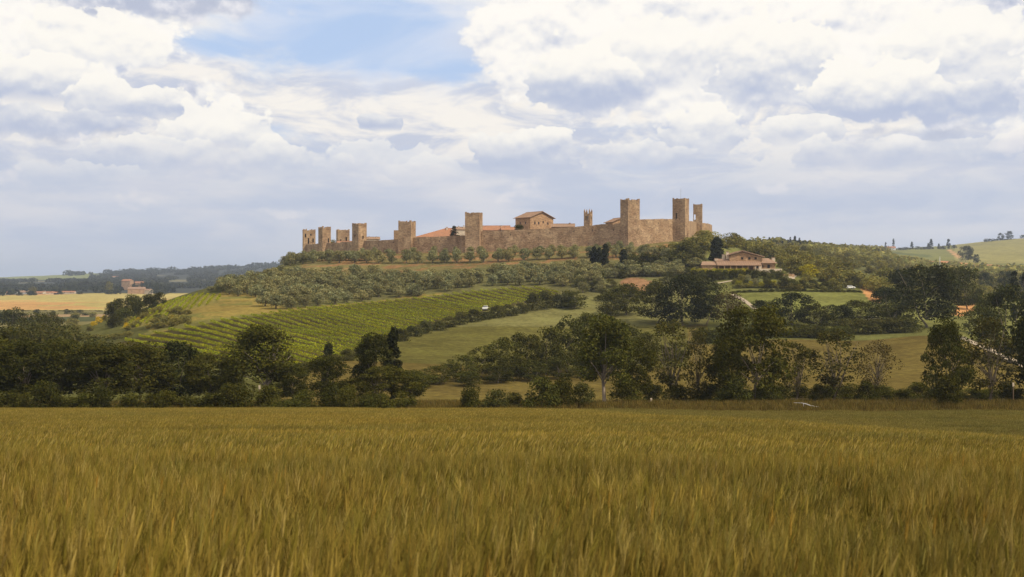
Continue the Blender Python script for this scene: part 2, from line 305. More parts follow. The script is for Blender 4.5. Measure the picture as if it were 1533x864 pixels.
def mat_leaf(name, base, var=.35, warm=(1.25, 1.0, .7), trans=.25, gloss=.0):
    m, nt = newmat(name); b = NB(nt); t = b.attr()
    rnd = b.n('ShaderNodeObjectInfo').outputs['Random']
    c = b.mix(1.0, base, t, 'MULTIPLY'); c = b.mulc(c, b.rng(rnd, 0, 1, 1-var, 1+var))
    c = b.mix(b.math('FRACT', b.math('MULTIPLY', rnd, 7.31)), c, b.mix(1.0, c, warm, 'MULTIPLY'))
    d = b.n('ShaderNodeBsdfDiffuse'); b.L.new(c, d.inputs[0]); tr = b.n('ShaderNodeBsdfTranslucent'); b.L.new(b.mix(1.0, c, (1.1, 1.15, .6), 'MULTIPLY'), tr.inputs[0])
    mx = b.n('ShaderNodeMixShader'); mx.inputs[0].default_value = trans; b.L.new(d.outputs[0], mx.inputs[1]); b.L.new(tr.outputs[0], mx.inputs[2])
    o = b.n('ShaderNodeOutputMaterial'); b.L.new(mx.outputs[0], o.inputs[0]); return m
def mat_bark(name, col):
    m, nt = newmat(name); b = NB(nt); p = b.pos(); n = b.noise(b.vscale(p, (3, 3, .7)), 2.0, 5, .6)
    b.diffuse(b.mulc(b.mix(0.0, col, col), b.rng(n, .3, .7, .55, 1.4)), .9, n, .6, .05, .1); return m
def mat_stone(name, a, c2, c3):
    m, nt = newmat(name); b = NB(nt); p = b.pos()
    n1 = b.noise(p, .22, 5, .6); n2 = b.noise(b.vscale(p, (1, 1, 1.6)), 1.3, 5, .7); st = b.noise(b.vscale(p, (.7, .7, .22)), .6, 5, .65)
    vo = b.n('ShaderNodeTexVoronoi'); vo.inputs['Scale'].default_value = 1.1; b.L.new(b.vscale(p, (1, 1, 2.2)), vo.inputs['Vector'])
    c = b.mix(b.rng(n1, .38, .62), a, c2); c = b.mix(b.rng(st, .48, .70, 0, .5), c, c3)
    f = b.math('MULTIPLY', b.rng(n2, .28, .72, .66, 1.34), b.rng(b.n('ShaderNodeSeparateColor').outputs[0] if False else vo.outputs['Distance'], 0, .8, .9, 1.08))
    sc_ = b.n('ShaderNodeSeparateColor'); b.L.new(vo.outputs['Color'], sc_.inputs[0]); f = b.math('MULTIPLY', f, b.rng(sc_.outputs[0], 0, 1, .76, 1.24))
    b.diffuse(b.mulc(c, f), .92, n2, .9, .25, .05); return m
def mat_tile(name, col, dark):
    m, nt = newmat(name); b = NB(nt); p = b.pos(); n1 = b.noise(p, .35, 4, .6); n2 = b.noise(p, 3.0, 4, .7)
    c = b.mix(b.rng(n1, .35, .7, 0, .6), col, dark); b.diffuse(b.mulc(c, b.rng(n2, .3, .7, .7, 1.3)), .85, n2, .8, .15, .1); return m
def mat_plain(name, col, rough=.8, spec=.2, var=.2, scale=1.5, metallic=0.0):
    m, nt = newmat(name); b = NB(nt); n = b.noise(b.pos(), scale, 4, .6)
    b.diffuse(b.mulc(b.mix(0.0, col, col), b.rng(n, .3, .7, 1-var, 1+var)), rough, n, .2, .02, spec, metallic); return m
G = mat_ground()
ML = {
 'broad': mat_leaf('broadleaf_foliage', (.064, .064, .015), .30, (1.10, 1.0, .85)),
 'broad_light': mat_leaf('light_foliage', (.068, .062, .018), .25, (1.08, 1.0, .85)),
 'brown': mat_leaf('brownish_foliage', (.070, .052, .020), .2, (1.15, 1.0, .8)),
 'dark': mat_leaf('dark_foliage', (.040, .044, .015), .25, (1.08, 1.0, .85), .15),
 'hedge': mat_leaf('hedge_foliage', (.075, .074, .024), .28, (1.10, 1.0, .85)),
 'olive': mat_leaf('olive_foliage', (.215, .210, .110), .20, (1.12, 1.0, .85), .2),
 'wood': mat_leaf('wood_foliage', (.190, .170, .052), .30, (1.08, 1.0, .85)),
 'cypress': mat_leaf('cypress_foliage', (.028, .030, .013), .15, (1.08, 1.0, .85), .1),
 'yellow': mat_leaf('yellow_foliage', (.30, .27, .025), .15, (1.1, 1.0, .8)),
 'gorse': mat_leaf('broom_flowers', (.50, .36, .02), .2, (1.0, .9, .8)),
 'vine': mat_leaf('vine_foliage', (.26, .280, .022), .16, (1.1, 1.0, .8), .3),
 'scrub': mat_leaf('verge_grass', (.14, .11, .035), .3, (1.08, 1.0, .85)),
}
BARK = mat_bark('bark', (.16, .125, .085)); BARKP = mat_bark('pale_bark', (.24, .19, .14))
STONE = mat_stone('castle_stone', (.42, .285, .165), (.28, .175, .098), (.17, .108, .066))
STONE2 = mat_stone('house_stone', (.42, .265, .145), (.36, .215, .115), (.28, .175, .10))
TILE = mat_tile('roof_tile', (.40, .19, .10), (.27, .15, .09)); TILE2 = mat_tile('old_roof_tile', (.34, .215, .135), (.22, .14, .09))
DARK = mat_plain('opening_dark', (.02, .015, .012)); PLASTER = mat_plain('pale_plaster', (.62, .50, .36)); WHITE = mat_plain('white_paint', (.78, .76, .70), .5, .4, .08)
WOODM = mat_plain('weathered_wood', (.15, .10, .06)); METAL = mat_plain('grey_metal', (.35, .34, .33), .45, .5, .1, metallic=.6); DIRT = mat_plain('bare_earth', (.50, .225, .075), .95, 0, .25, .8)
GRAVEL = mat_plain('pale_gravel', (.36, .29, .20), .95, 0, .25, 1.2); GLASS = mat_plain('dark_glass', (.014, .014, .014), .4, .25, .05)
RUBBER = mat_plain('rubber', (.02, .02, .02), .8, .2); REDP = mat_plain('red_paint', (.55, .06, .03), .35, .5, .05); BLUEP = mat_plain('blue_grey_paint', (.16, .20, .26), .35, .5, .05); CREAMP = mat_plain('cream_paint', (.75, .60, .42), .4, .5, .05)
# ---------------------------------------------------------------- ground
def inpoly(px, py, poly):
    r = np.zeros(px.shape, bool); n = len(poly)
    for i in range(n):
        x0, y0 = poly[i]; x1, y1 = poly[(i+1) % n]
        if y0 == y1: continue
        c = (py > min(y0, y1)) & (py <= max(y0, y1)); xi = x0+(py-y0)*(x1-x0)/(y1-y0); r ^= c & (px < xi)
    return r
VINE1 = [(172, 514), (250, 495), (340, 479), (430, 466), (520, 457), (620, 448), (700, 438), (770, 431), (815, 431), (838, 438), (825, 447), (775, 456), (720, 468), (650, 484), (590, 503), (540, 525), (500, 545), (440, 562), (360, 552), (300, 538), (235, 528)]
VINE2 = [(180, 492), (215, 470), (262, 449), (300, 441), (336, 444), (318, 456), (276, 466), (240, 477), (205, 492)]
SOIL = [(426, 408), (470, 388), (560, 380), (700, 371), (850, 364), (930, 357), (1000, 362), (1008, 378), (980, 388), (880, 393), (760, 398), (660, 404), (560, 412), (470, 414)]
DRY = [(215, 500), (300, 452), (345, 432), (400, 445), (430, 462), (560, 452), (640, 440), (680, 438), (600, 452), (480, 468), (380, 484), (260, 506)]
MOUND = [(926, 422), (936, 417), (950, 415), (975, 421), (968, 436), (940, 434)]
LAWN = [(1092, 440), (1130, 436), (1200, 434), (1285, 436), (1300, 446), (1300, 462), (1200, 470), (1120, 462)]
LAWN_SUNLIT = [(1410, 441), (1462, 441), (1452, 453), (1428, 456)]
DIRT1 = [(1286, 428), (1300, 430), (1324, 432), (1318, 454), (1302, 450), (1294, 440)]
DIRT2 = [(1425, 472), (1434, 456), (1462, 451), (1456, 466), (1440, 474)]
def landcover(X, Y, z):
    px = 766.5+F*X/np.maximum(Y, 2); py = HZ-z/np.maximum(Y, 2)*F
    j = (fbm(X/9, Y/9, 21, 3)-.5)
    px_, py_ = px+j*10, py+j*3
    c = np.zeros(X.shape+(3,)); k = np.zeros(X.shape, int)
    def put(mask, col, cls=None):
        c[mask] = col
        if cls is not None: k[mask] = cls
    put(Y <= 128, (.10, .085, .025), 0)
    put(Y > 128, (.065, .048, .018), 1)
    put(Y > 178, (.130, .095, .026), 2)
    put((Y > 255) & (px < 1030), (.108, .094, .024), 2)
    put(Y > 345, (.150, .135, .045), 4)
    put((Y > 178) & (px < 420), (.09, .085, .025), 4)
    put((Y > 420) & (px > 430) & (px < 1060), (.125, .112, .040), 4)
    put((Y > 300) & (px > 1060), (.130, .125, .036), 4)
    put((Y > 480) & (px > 1060), (.145, .140, .042), 4)
    hill = (Y > 200) & (Y < 600)
    put(hill & inpoly(px_, py_, DRY), (.22, .160, .042), 4); put(hill & inpoly(px_, py_, DRY) & (fbm(X/16, Y/9, 71, 4) > .52), (.15, .135, .036), 4)
    put(hill & inpoly(px_, py_, VINE1), (.070, .055, .018), 3)
    put(hill & inpoly(px_, py_, VINE2), (.20, .165, .045), 3)
    put((Y > 420) & inpoly(px_, py_, SOIL), (.23, .130, .055), 4)
    put((Y > 420) & inpoly(px_, py_, SOIL) & (fbm(X/11, Y/5, 61, 3) > .45), (.155, .125, .046), 4)
    put(hill & inpoly(px, py, MOUND), (.25, .135, .066), 7)
    put(hill & inpoly(px, py, LAWN), (.150, .148, .040), 6)
    put(hill & inpoly(px, py, LAWN_SUNLIT), (.22, .21, .05), 6)  # sunlight painted into the grass: lighter green than the other lawn
    put(hill & inpoly(px, py, DIRT1), (.45, .225, .085), 7)
    put(hill & inpoly(px, py, DIRT2), (.45, .225, .085), 7)
    # valley and far hills
    far = Y > 640
    put(far, (.105, .100, .036), 8)
    L = far & (px < 420)
    band = fbm(X/400, Y/70, 31, 3)
    put(L & (Y > 640) & (Y < 1060), (.16, .135, .05), 8); put(L & (Y > 640) & (Y < 1060) & (band > .5), (.07, .075, .03), 8); put(L & (Y > 860) & (Y < 930), (.30, .20, .10), 8)
    put(L & (Y > 1040) & (Y < 1810) & (py > 439), (.37, .29, .095), 5)
    put(L & (Y > 1060) & (Y < 1810) & (fbm(X/180, Y/160, 5, 3) > .54), (.44, .25, .09), 5)
    put(L & (Y >= 1850), (.050, .052, .040), 8)
    put(L & (Y > 2300) & (fbm(X/260, Y/420, 77, 3) > .63), (.16, .14, .07), 8)
    put(L & (px < 150+j*60) & (py < 419) & (Y > 3200), (.19, .20, .075), 8)
    R = (Y > 1050) & (px > 1180)
    put(R, (.17, .165, .055), 8); put(R & (fbm(X/120, Y/300, 41, 3) > .60), (.10, .11, .04), 8)
    put(R & (px > 1430) & (py < 395), (.24, .21, .075), 8)
    put(R & inpoly(px_, py_, [(1388, 390), (1425, 392), (1500, 398), (1500, 403), (1430, 401), (1385, 398)]), (.50, .22, .10), 8)
    put(R & inpoly(px, py, [(1417, 374), (1424, 374), (1440, 385), (1434, 387)]), (.42, .25, .12), 8)
    put((Y > 2400) & (px > 480) & (px < 1180), (.07, .07, .04), 8)
    return c, k
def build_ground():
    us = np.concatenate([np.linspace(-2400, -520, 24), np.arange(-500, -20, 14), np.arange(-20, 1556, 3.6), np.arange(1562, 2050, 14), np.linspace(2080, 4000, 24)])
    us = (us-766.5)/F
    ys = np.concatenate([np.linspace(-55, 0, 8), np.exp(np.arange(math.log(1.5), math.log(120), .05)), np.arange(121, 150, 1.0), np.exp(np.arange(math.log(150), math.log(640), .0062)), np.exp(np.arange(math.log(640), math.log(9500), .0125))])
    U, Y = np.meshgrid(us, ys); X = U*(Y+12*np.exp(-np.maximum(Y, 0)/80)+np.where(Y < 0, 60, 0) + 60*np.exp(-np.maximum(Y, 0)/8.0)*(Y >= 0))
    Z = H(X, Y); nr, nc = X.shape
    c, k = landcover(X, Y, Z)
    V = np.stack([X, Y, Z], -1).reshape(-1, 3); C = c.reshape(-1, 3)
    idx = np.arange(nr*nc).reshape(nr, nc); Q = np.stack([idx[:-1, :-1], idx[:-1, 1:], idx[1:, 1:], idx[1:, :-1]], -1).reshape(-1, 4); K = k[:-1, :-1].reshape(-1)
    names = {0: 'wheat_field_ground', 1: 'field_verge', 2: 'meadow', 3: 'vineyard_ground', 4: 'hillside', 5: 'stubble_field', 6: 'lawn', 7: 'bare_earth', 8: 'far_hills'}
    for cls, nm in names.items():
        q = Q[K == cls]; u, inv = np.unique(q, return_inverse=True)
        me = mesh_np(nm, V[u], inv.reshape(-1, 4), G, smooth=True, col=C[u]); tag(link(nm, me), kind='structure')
build_ground()
def strip(name, pts, width, mat, lift=.05, ymin=180):     # a path laid on the ground through picture-surveyed points
    P = [ground(px, py, ymin) for px, py in pts]; P = [Vector(p) for p in P]; Q = []
    for a, b in zip(P[:-1], P[1:]):
        n = max(2, int((b-a).length/1.5)); Q += [a.lerp(b, i/n) for i in range(n)]
    Q.append(P[-1]); m = MB(); rows = []
    for i, p in enumerate(Q):
        d = (Q[min(i+1, len(Q)-1)]-Q[max(i-1, 0)]); d.z = 0; d.normalize(); s = Vector((-d.y, d.x, 0)); w = width*(.5+.12*(random.random()-.5))
        rows.append([p+s*w*t for t in (-1, 0, 1)])
    for r in rows:
        for q in r: q.z = Hs(q.x, q.y)+lift+.10
    for r0, r1 in zip(rows[:-1], rows[1:]):
        for j in (0, 1): m.poly([r0[j], r0[j+1], r1[j+1], r1[j]])
    return tag(m.build(name, mat), kind='structure')
strip('gravel_road', [(1425, 500), (1450, 511), (1480, 524), (1510, 538), (1545, 553), (1600, 575)], 4.2, GRAVEL)
strip('garden_path', [(1097, 441), (1110, 448), (1120, 455), (1131, 463)], 1.6, GRAVEL, ymin=300)
strip('garden_path', [(1066, 426), (1080, 423.5), (1098, 421)], 1.8, GRAVEL, ymin=300)
strip('driveway', [(1180, 417), (1188, 411), (1196, 407), (1204, 412)], 4.5, GRAVEL, ymin=300)
strip('farm_track', [(1250, 421), (1275, 424), (1290, 430), (1304, 437)], 2.6, DIRT, ymin=300)
# ---------------------------------------------------------------- foliage
def leaves(centers, radii, per, size, r, flat=.75, up=.25, tintvar=.35, shell=.55, elong=1.0, fall=None):
    """leaf-sized quads spread over the shells of many clumps -> verts, faces, tint"""
    n = len(centers)*per; ci = np.repeat(np.arange(len(centers)), per)
    d = r.normal(size=(n, 3)); d[:, 2] += up; d /= np.linalg.norm(d, axis=1)[:, None]
    rad = radii[ci]*(shell+(1.08-shell)*r.random(n)**.6)
    p = centers[ci]+d*rad[:, None]*np.array([1, 1, flat])
    nrm = d*.7+r.normal(size=(n, 3))*.6+np.array([0, 0, .25]); nrm /= np.linalg.norm(nrm, axis=1)[:, None]
    a = np.cross(nrm, r.normal(size=(n, 3))); a /= np.linalg.norm(a, axis=1)[:, None]; b = np.cross(nrm, a)
    s = (size*(.55+.9*r.random(n)))[:, None]; a = a*s*elong; b = b*s
    k = .35*r.random((n, 1))
    V = np.stack([p-a, p-b*(.6+k)+a*.1, p+a, p+b*(.6+k)-a*.1], 1).reshape(-1, 3)
    Fq = np.arange(n*4).reshape(-1, 4)
    lobe = (1+tintvar*(r.random(len(centers))-.5)*1.3)[ci]; t = lobe*(1+tintvar*(r.random(n)-.5)*1.6)
    hue = 1+.25*(r.random(n)-.5); T = np.stack([t*hue, t, t*(2-hue)*.9], -1); T = np.repeat(T, 4, 0)
    return V, Fq, T
def crown_centers(r, n, w, z0, z1, kind='round'):
    out = []
    while len(out) < n:
        u = r.random(); z = z0+(z1-z0)*u
        if kind == 'round': R = math.sqrt(max(0, 1-((u-.45)/.58)**2))
        elif kind == 'cone': R = (1-u)**.8
        elif kind == 'column': R = .55+.45*math.sin(math.pi*min(1, u*1.1)) if u < .8 else max(.12, (1-u)/.2*.75)
        elif kind == 'bush': R = math.sqrt(max(0, 1-(u/1.02)**2))
        else: R = .35+.65*math.sin(math.pi*(u*.9+.05))
        R *= w/2; a = r.random()*2*math.pi; q = R*(.35+.65*math.sqrt(r.random()))
        out.append((q*math.cos(a), q*math.sin(a), z))
    return np.array(out)
def make_crown(name, seed, mat, n_l, per, leaf, w, z0, z1, kind='round', lobe=.11, **kw):
    r = np.random.default_rng(seed); c = crown_centers(r, n_l, w-lobe*1.4, z0+lobe*.6, z1-lobe*.6, kind)
    # a lopsided crown: push a third of the clumps out or in together
    a0 = r.random()*6.28; c[:, 0] *= 1+.22*np.sin(a0+c[:, 2]*7); c[:, 1] *= 1+.22*np.cos(a0*2+c[:, 2]*6)
    rad = lobe*(.65+.75*r.random(n_l))
    v, f, t = leaves(c, rad, per, leaf, r, **kw)
    return mesh_np(name, v, f, ML[mat] if isinstance(mat, str) else mat, smooth=False, col=t), c
def make_trunk(name, seed, c, h0, r0, mat, limbs=9, top=.85, fork=0):
    r = np.random.default_rng(seed+99); m = MB(); lean = r.normal(size=2)*.02
    pts = [(lean[0]*t*8*t, lean[1]*8*t*t, z) for t, z in ((0, -.06), (.15, .03), (.35, h0*.6), (.5, h0), (.75, (h0+top)/2), (1, top))]
    m.tube(pts, [r0*1.5, r0*1.05, r0*.9, r0*.8, r0*.5, r0*.12], 8)
    idx = r.choice(len(c), min(limbs, len(c)), replace=False)
    for i in idx:
        e = Vector(c[i]); z = h0*.75+(max(e.z, h0)-h0)*r.random()*.5; k = min(1, z/top); s = Vector((lean[0]*8*k*k, lean[1]*8*k*k, z)); mid = s.lerp(e, .5)+Vector((r.normal()*.02, r.normal()*.02, .03))
        m.tube([s, mid, e], [r0*.42, r0*.28, r0*.08], 5, cap=False)
    return m.mesh(name, mat, True)
# one prototype mesh set per look; every tree is its own thing that shares these meshes
PROTO = {}
def proto(key, seed, mat, trunk=True, bark=None, r0=.016, h0=.22, top=.85, limbs=9, **kw):
    cm, c = make_crown('crown', seed, mat, **kw)
    PROTO.setdefault(key, []).append((cm, make_trunk('trunk', seed, c, h0, r0, bark or BARK, limbs, top) if trunk else None, kw['w']))
for i in range(5): proto('broad', 10+i, 'broad', n_l=70, per=150, leaf=.0125, w=.80+.06*(i % 3), z0=.16, z1=1.0, lobe=.095, h0=.22, limbs=12, top=.6)
for i in range(3): proto('lollipop', 20+i, 'broad', n_l=62, per=150, leaf=.012, w=.70, z0=.24, z1=1.0, lobe=.095, h0=.26, r0=.02, limbs=12, bark=BARKP, top=.6)
for i in range(3): proto('sparse', 30+i, 'broad_light', n_l=60, per=46, leaf=.013, w=.62, z0=.12, z1=1.0, kind='x', lobe=.085, h0=.2, r0=.013, limbs=34)
proto('brown', 41, 'brown', n_l=60, per=34, leaf=.013, w=.85, z0=.12, z1=1.0, lobe=.10, h0=.18, r0=.013, limbs=50, top=.8)
proto('brown', 42, 'brown', n_l=60, per=34, leaf=.013, w=.75, z0=.15, z1=1.0, lobe=.10, h0=.2, r0=.013, limbs=50, top=.8)
for i in range(4): proto('mid', 50+i, 'broad', n_l=46, per=90, leaf=.018, w=.95, z0=.06, z1=1.0, kind='round', lobe=.13, h0=.15, limbs=6)
for i in range(3): proto('dark', 60+i, 'dark', n_l=60, per=100, leaf=.016, w=.95, z0=.05, z1=1.0, kind='round', lobe=.12, h0=.15, limbs=6)
for i in range(5): proto('bush', 70+i, 'hedge', trunk=False, n_l=30, per=90, leaf=.032, w=1.15, z0=.0, z1=1.0, kind='bush', lobe=.22)
for i in range(3): proto('darkbush', 80+i, 'broad', trunk=False, n_l=34, per=110, leaf=.026, w=1.15, z0=.0, z1=1.0, kind='bush', lobe=.22)
for i in range(5): proto('olive', 90+i, 'olive', trunk=True, n_l=20, per=70, leaf=.040, w=1.0, z0=.12, z1=1.0, kind='round', lobe=.23, h0=.2, r0=.05, limbs=3)
for i in range(4): proto('wood', 100+i, 'wood', trunk=False, n_l=22, per=60, leaf=.042, w=1.0, z0=.0, z1=1.0, kind='round', lobe=.20)
for i in range(3): proto('olivewood', 105+i, 'hedge', trunk=True, n_l=46, per=90, leaf=.018, w=.95, z0=.06, z1=1.0, kind='round', lobe=.13, h0=.15, limbs=6)
for i in range(2): proto('cypress', 110+i, 'cypress', trunk=True, n_l=46, per=60, leaf=.016, w=.20, z0=.02, z1=1.0, kind='column', lobe=.05, h0=.08, r0=.012, limbs=2, up=1.2, elong=1.4)
for i in range(2): proto('stout_cypress', 115+i, 'cypress', trunk=True, n_l=110, per=60, leaf=.024, w=.44, z0=.02, z1=1.0, kind='column', lobe=.09, h0=.08, r0=.014, limbs=2, up=1.0)
for i in range(2): proto('conifer', 120+i, 'cypress', trunk=True, n_l=60, per=50, leaf=.018, w=.50, z0=.06, z1=1.0, kind='cone', lobe=.07, h0=.1, r0=.014, limbs=6)
for i in range(2): proto('dense_conifer', 125+i, 'cypress', trunk=True, n_l=90, per=80, leaf=.028, w=.72, z0=.02, z1=1.0, kind='cone', lobe=.13, h0=.1, r0=.014, limbs=6)
for i in range(2): proto('yellow', 130+i, 'yellow', trunk=True, n_l=26, per=60, leaf=.034, w=1.2, z0=.10, z1=1.0, kind='round', lobe=.2, h0=.15, r0=.03, limbs=4)
for i in range(2): proto('gorse', 135+i, 'gorse', trunk=False, n_l=14, per=50, leaf=.05, w=1.3, z0=.0, z1=1.0, kind='bush', lobe=.25)
for i in range(2): proto('farbush', 140+i, 'dark', trunk=False, n_l=10, per=26, leaf=.085, w=1.3, z0=.0, z1=1.0, kind='bush', lobe=.28)
NT = {}
def tree(kind, name, label, cat, loc, h, wid=None, group=None, parts=True, variant=None):
    """h: height in metres; wid: crown width in metres"""
    L = PROTO[kind]; i = NT.get(kind, 0); NT[kind] = i+1; cm, tm, w = L[(i if variant is None else variant) % len(L)]
    sx = (wid/w) if wid else h
    rz = random.random()*6.28
    if tm is None:
        o = link(name, cm, None, loc); o.scale = (sx, sx, h); o.rotation_euler = (0, 0, rz); return tag(o, label, cat, group)
    e = empty(name, loc, rz); e.scale = (1, 1, 1); tag(e, label, cat, group)
    for nm, me in (('trunk', tm), ('crown', cm)):
        o = link(nm, me, e); o.scale = (sx, sx, h)
    return e
def ptree(kind, name, label, cat, px, Y, ytop, wpx, group=None, sink=.0, **k):
    """tree standing at a surveyed bearing and distance; its top shows at row ytop, its crown is wpx photo pixels wide"""
    x, y, z = at(px, Y); h = (HZ-ytop)/F*Y-z
    return tree(kind, name, label, cat, (x, y, z-sink), h+sink, wpx/F*Y, group, **k)
# --- the belt of trees beyond the wheat, left to right (kind, name, label, px, distance, top row, width px)
BELT = [
 ('broad', 'broadleaf_tree', 'dark broad tree at the left edge of the photo, in the belt behind the wheat', -22, 152, 500, 120),
 ('broad', 'broadleaf_tree', 'rounded dark green tree second from the left in the belt behind the wheat', 38, 150, 508, 115),
 ('broad', 'broadleaf_tree', 'dense low tree third from the left in the belt behind the wheat', 92, 154, 503, 110),
 ('broad', 'broadleaf_tree', 'dark tree below the broom bushes, its crown merging with its neighbours', 150, 150, 516, 120),
 ('broad', 'broadleaf_tree', 'wide dull green tree below the left end of the vineyard', 210, 156, 512, 110),
 ('dark', 'broadleaf_tree', 'very dark tree with a small pointed head below the left vineyard rows', 262, 160, 513, 95),
 ('broad', 'broadleaf_tree', 'low ragged tree just left of the tall tree with the white marker post', 318, 160, 528, 90),
 ('lollipop', 'broadleaf_tree', 'tall twin-headed tree standing before the vineyard, white marker post at its foot', 390, 156, 486, 112),
 ('broad', 'broadleaf_tree', 'small tree leaning out right of the tall twin-headed tree', 440, 166, 548, 62),
 ('broad', 'broadleaf_tree', 'round bushy tree directly below the small dark conifer', 492, 152, 530, 88),
 ('broad', 'broadleaf_tree', 'tall round tree wrapped around the dark cypress spire', 563, 172, 500, 82),
 ('broad', 'broadleaf_tree', 'low spreading tree in front of the cypress spire, deep shade under it', 575, 152, 548, 105),
 ('broad', 'broadleaf_tree', 'small tree right of the cypress spire at the edge of the golden meadow', 618, 162, 553, 58),
 ('lollipop', 'broadleaf_tree', 'large tree with a pale bare trunk standing alone on the field edge', 905, 148, 473, 100),
 ('broad', 'broadleaf_tree', 'slimmer tree crowding the right side of the pale-trunked tree', 952, 156, 506, 72),
 ('sparse', 'broadleaf_tree', 'open see-through tree with its forked stem before the golden field', 1003, 164, 480, 76),
 ('sparse', 'broadleaf_tree', 'thin upright see-through tree between the open tree and the largest tree', 1046, 162, 490, 46),
 ('broad', 'broadleaf_tree', 'largest tree of the belt, black shade under its wide crown', 1128, 152, 452, 140),
 ('broad', 'broadleaf_tree', 'medium tree filling the left flank of the largest tree', 1088, 160, 505, 68),
 ('sparse', 'broadleaf_tree', 'thin-stemmed light tree just above the fallen pale pole', 1192, 155, 512, 62),
 ('sparse', 'broadleaf_tree', 'loose light-crowned tree left of the brownish half-bare tree', 1248, 160, 494, 84),
 ('brown', 'half_bare_tree', 'brownish half-bare tree against the golden field on the right', 1312, 166, 508, 66),
 ('broad', 'broadleaf_tree', 'dark tree standing forward on the field edge, left of the pale road', 1415, 146, 478, 84),
 ('sparse', 'broadleaf_tree', 'airy tree in front of the pale gravel road', 1482, 156, 472, 86),
 ('broad', 'broadleaf_tree', 'tree cut by the right edge of the photo above the field', 1552, 156, 470, 84),
]
for k, nm, lb, px, Y, yt, w in BELT: ptree(k, nm, lb, 'tree', px, Y, yt, w)
ptree('cypress', 'cypress_tree', 'tall dark cypress spire rising out of the belt before the vineyard', 'cypress', 589, 160, 488, 21)
ptree('conifer', 'conifer_tree', 'small dark conifer with tiered branches just below the vineyard', 'conifer', 492, 196, 511, 34)
# second rank behind the belt on the left
BACK = [(-30, 190, 500, 110), (15, 215, 492, 110), (62, 250, 486, 105), (112, 262, 490, 100), (150, 230, 505, 90), (-10, 300, 478, 90), (50, 330, 470, 70), (20, 420, 462, 60), (75, 420, 466, 50), (185, 215, 515, 80), (240, 205, 525, 80), (290, 200, 535, 70), (345, 205, 540, 60), (425, 200, 545, 55), (-60, 260, 480, 100)]
for px, Y, yt, w in BACK: ptree('mid' if Y < 229 else 'olivewood', 'broadleaf_tree', 'dull green tree in the second rank behind the left end of the belt', 'tree', px, Y, yt, w, 'trees of the second rank on the left')
# bushes at the foot of the belt
def bushes(kind, lst, name, label, cat, group, jit=0.0):
    for px, Y, yt, w in lst: ptree(kind, name, label, cat, px+random.uniform(-jit, jit), Y, yt, w, group, sink=.2)
bushes('darkbush', [(x+random.uniform(-8, 8), random.uniform(131, 136), random.uniform(572, 602), random.uniform(30, 66)) for x in range(-20, 640, 30)], 'bush', 'low dark bush under the belt trees on the left half of the field edge', 'bush', 'bushes under the left belt')
ptree('darkbush', 'bush', 'nearly black round bush at the field edge, leftmost of the row below the golden meadow', 'bush', 706, 134, 577, 40)
bushes('bush', [(742, 135, 584, 46), (768, 137, 587, 40)], 'bush', 'low green bush right of the nearly black round bush', 'bush', 'low bushes left of the pair')
ptree('darkbush', 'bush', 'tall rounded bush with a dark left side, left of the pale-trunked tree', 'bush', 808, 135, 565, 62)
ptree('darkbush', 'bush', 'bush with a pointed top beside the tall rounded bush', 'bush', 842, 137, 566, 46)
ptree('bush', 'bush', 'brownish bush close to the pale trunk', 'bush', 872, 139, 573, 44)
ptree('darkbush', 'bush', 'black shaded bush just right of the pale trunk', 'bush', 935, 150, 566, 60)
bushes('darkbush', [(x+random.uniform(-6, 6), random.uniform(158, 170), random.uniform(570, 584), random.uniform(36, 54)) for x in range(985, 1580, 26)], 'bush', 'bush of the dark hedge along the foot of the right-hand trees', 'bush', 'hedge under the right belt')
bushes('darkbush', [(1100, 150, 560, 60), (1150, 152, 566, 50), (1418, 143, 560, 56)], 'bush', 'dark bush in the black shade of a forward tree on the right', 'bush', 'shade bushes')
# dense dark thicket rising from the golden meadow to the middle of the picture
TH = [(628, 214, 556, 60), (655, 220, 548, 64), (690, 226, 532, 66), (722, 232, 520, 62), (752, 236, 505, 66), (785, 240, 500, 70), (818, 244, 492, 72), (850, 248, 474, 72), (880, 254, 468, 66), (700, 216, 556, 56), (745, 222, 548, 60), (795, 228, 540, 64), (840, 234, 532, 64), (885, 238, 525, 64), (925, 244, 500, 66), (765, 228, 528, 56), (930, 262, 482, 70), (968, 268, 498, 60), (1010, 270, 512, 56)]
for px, Y, yt, w in TH: ptree('mid', 'thicket_tree', 'dark tree of the dense thicket that climbs from the golden meadow', 'tree', px, Y, yt, w, 'thicket in the middle of the valley')
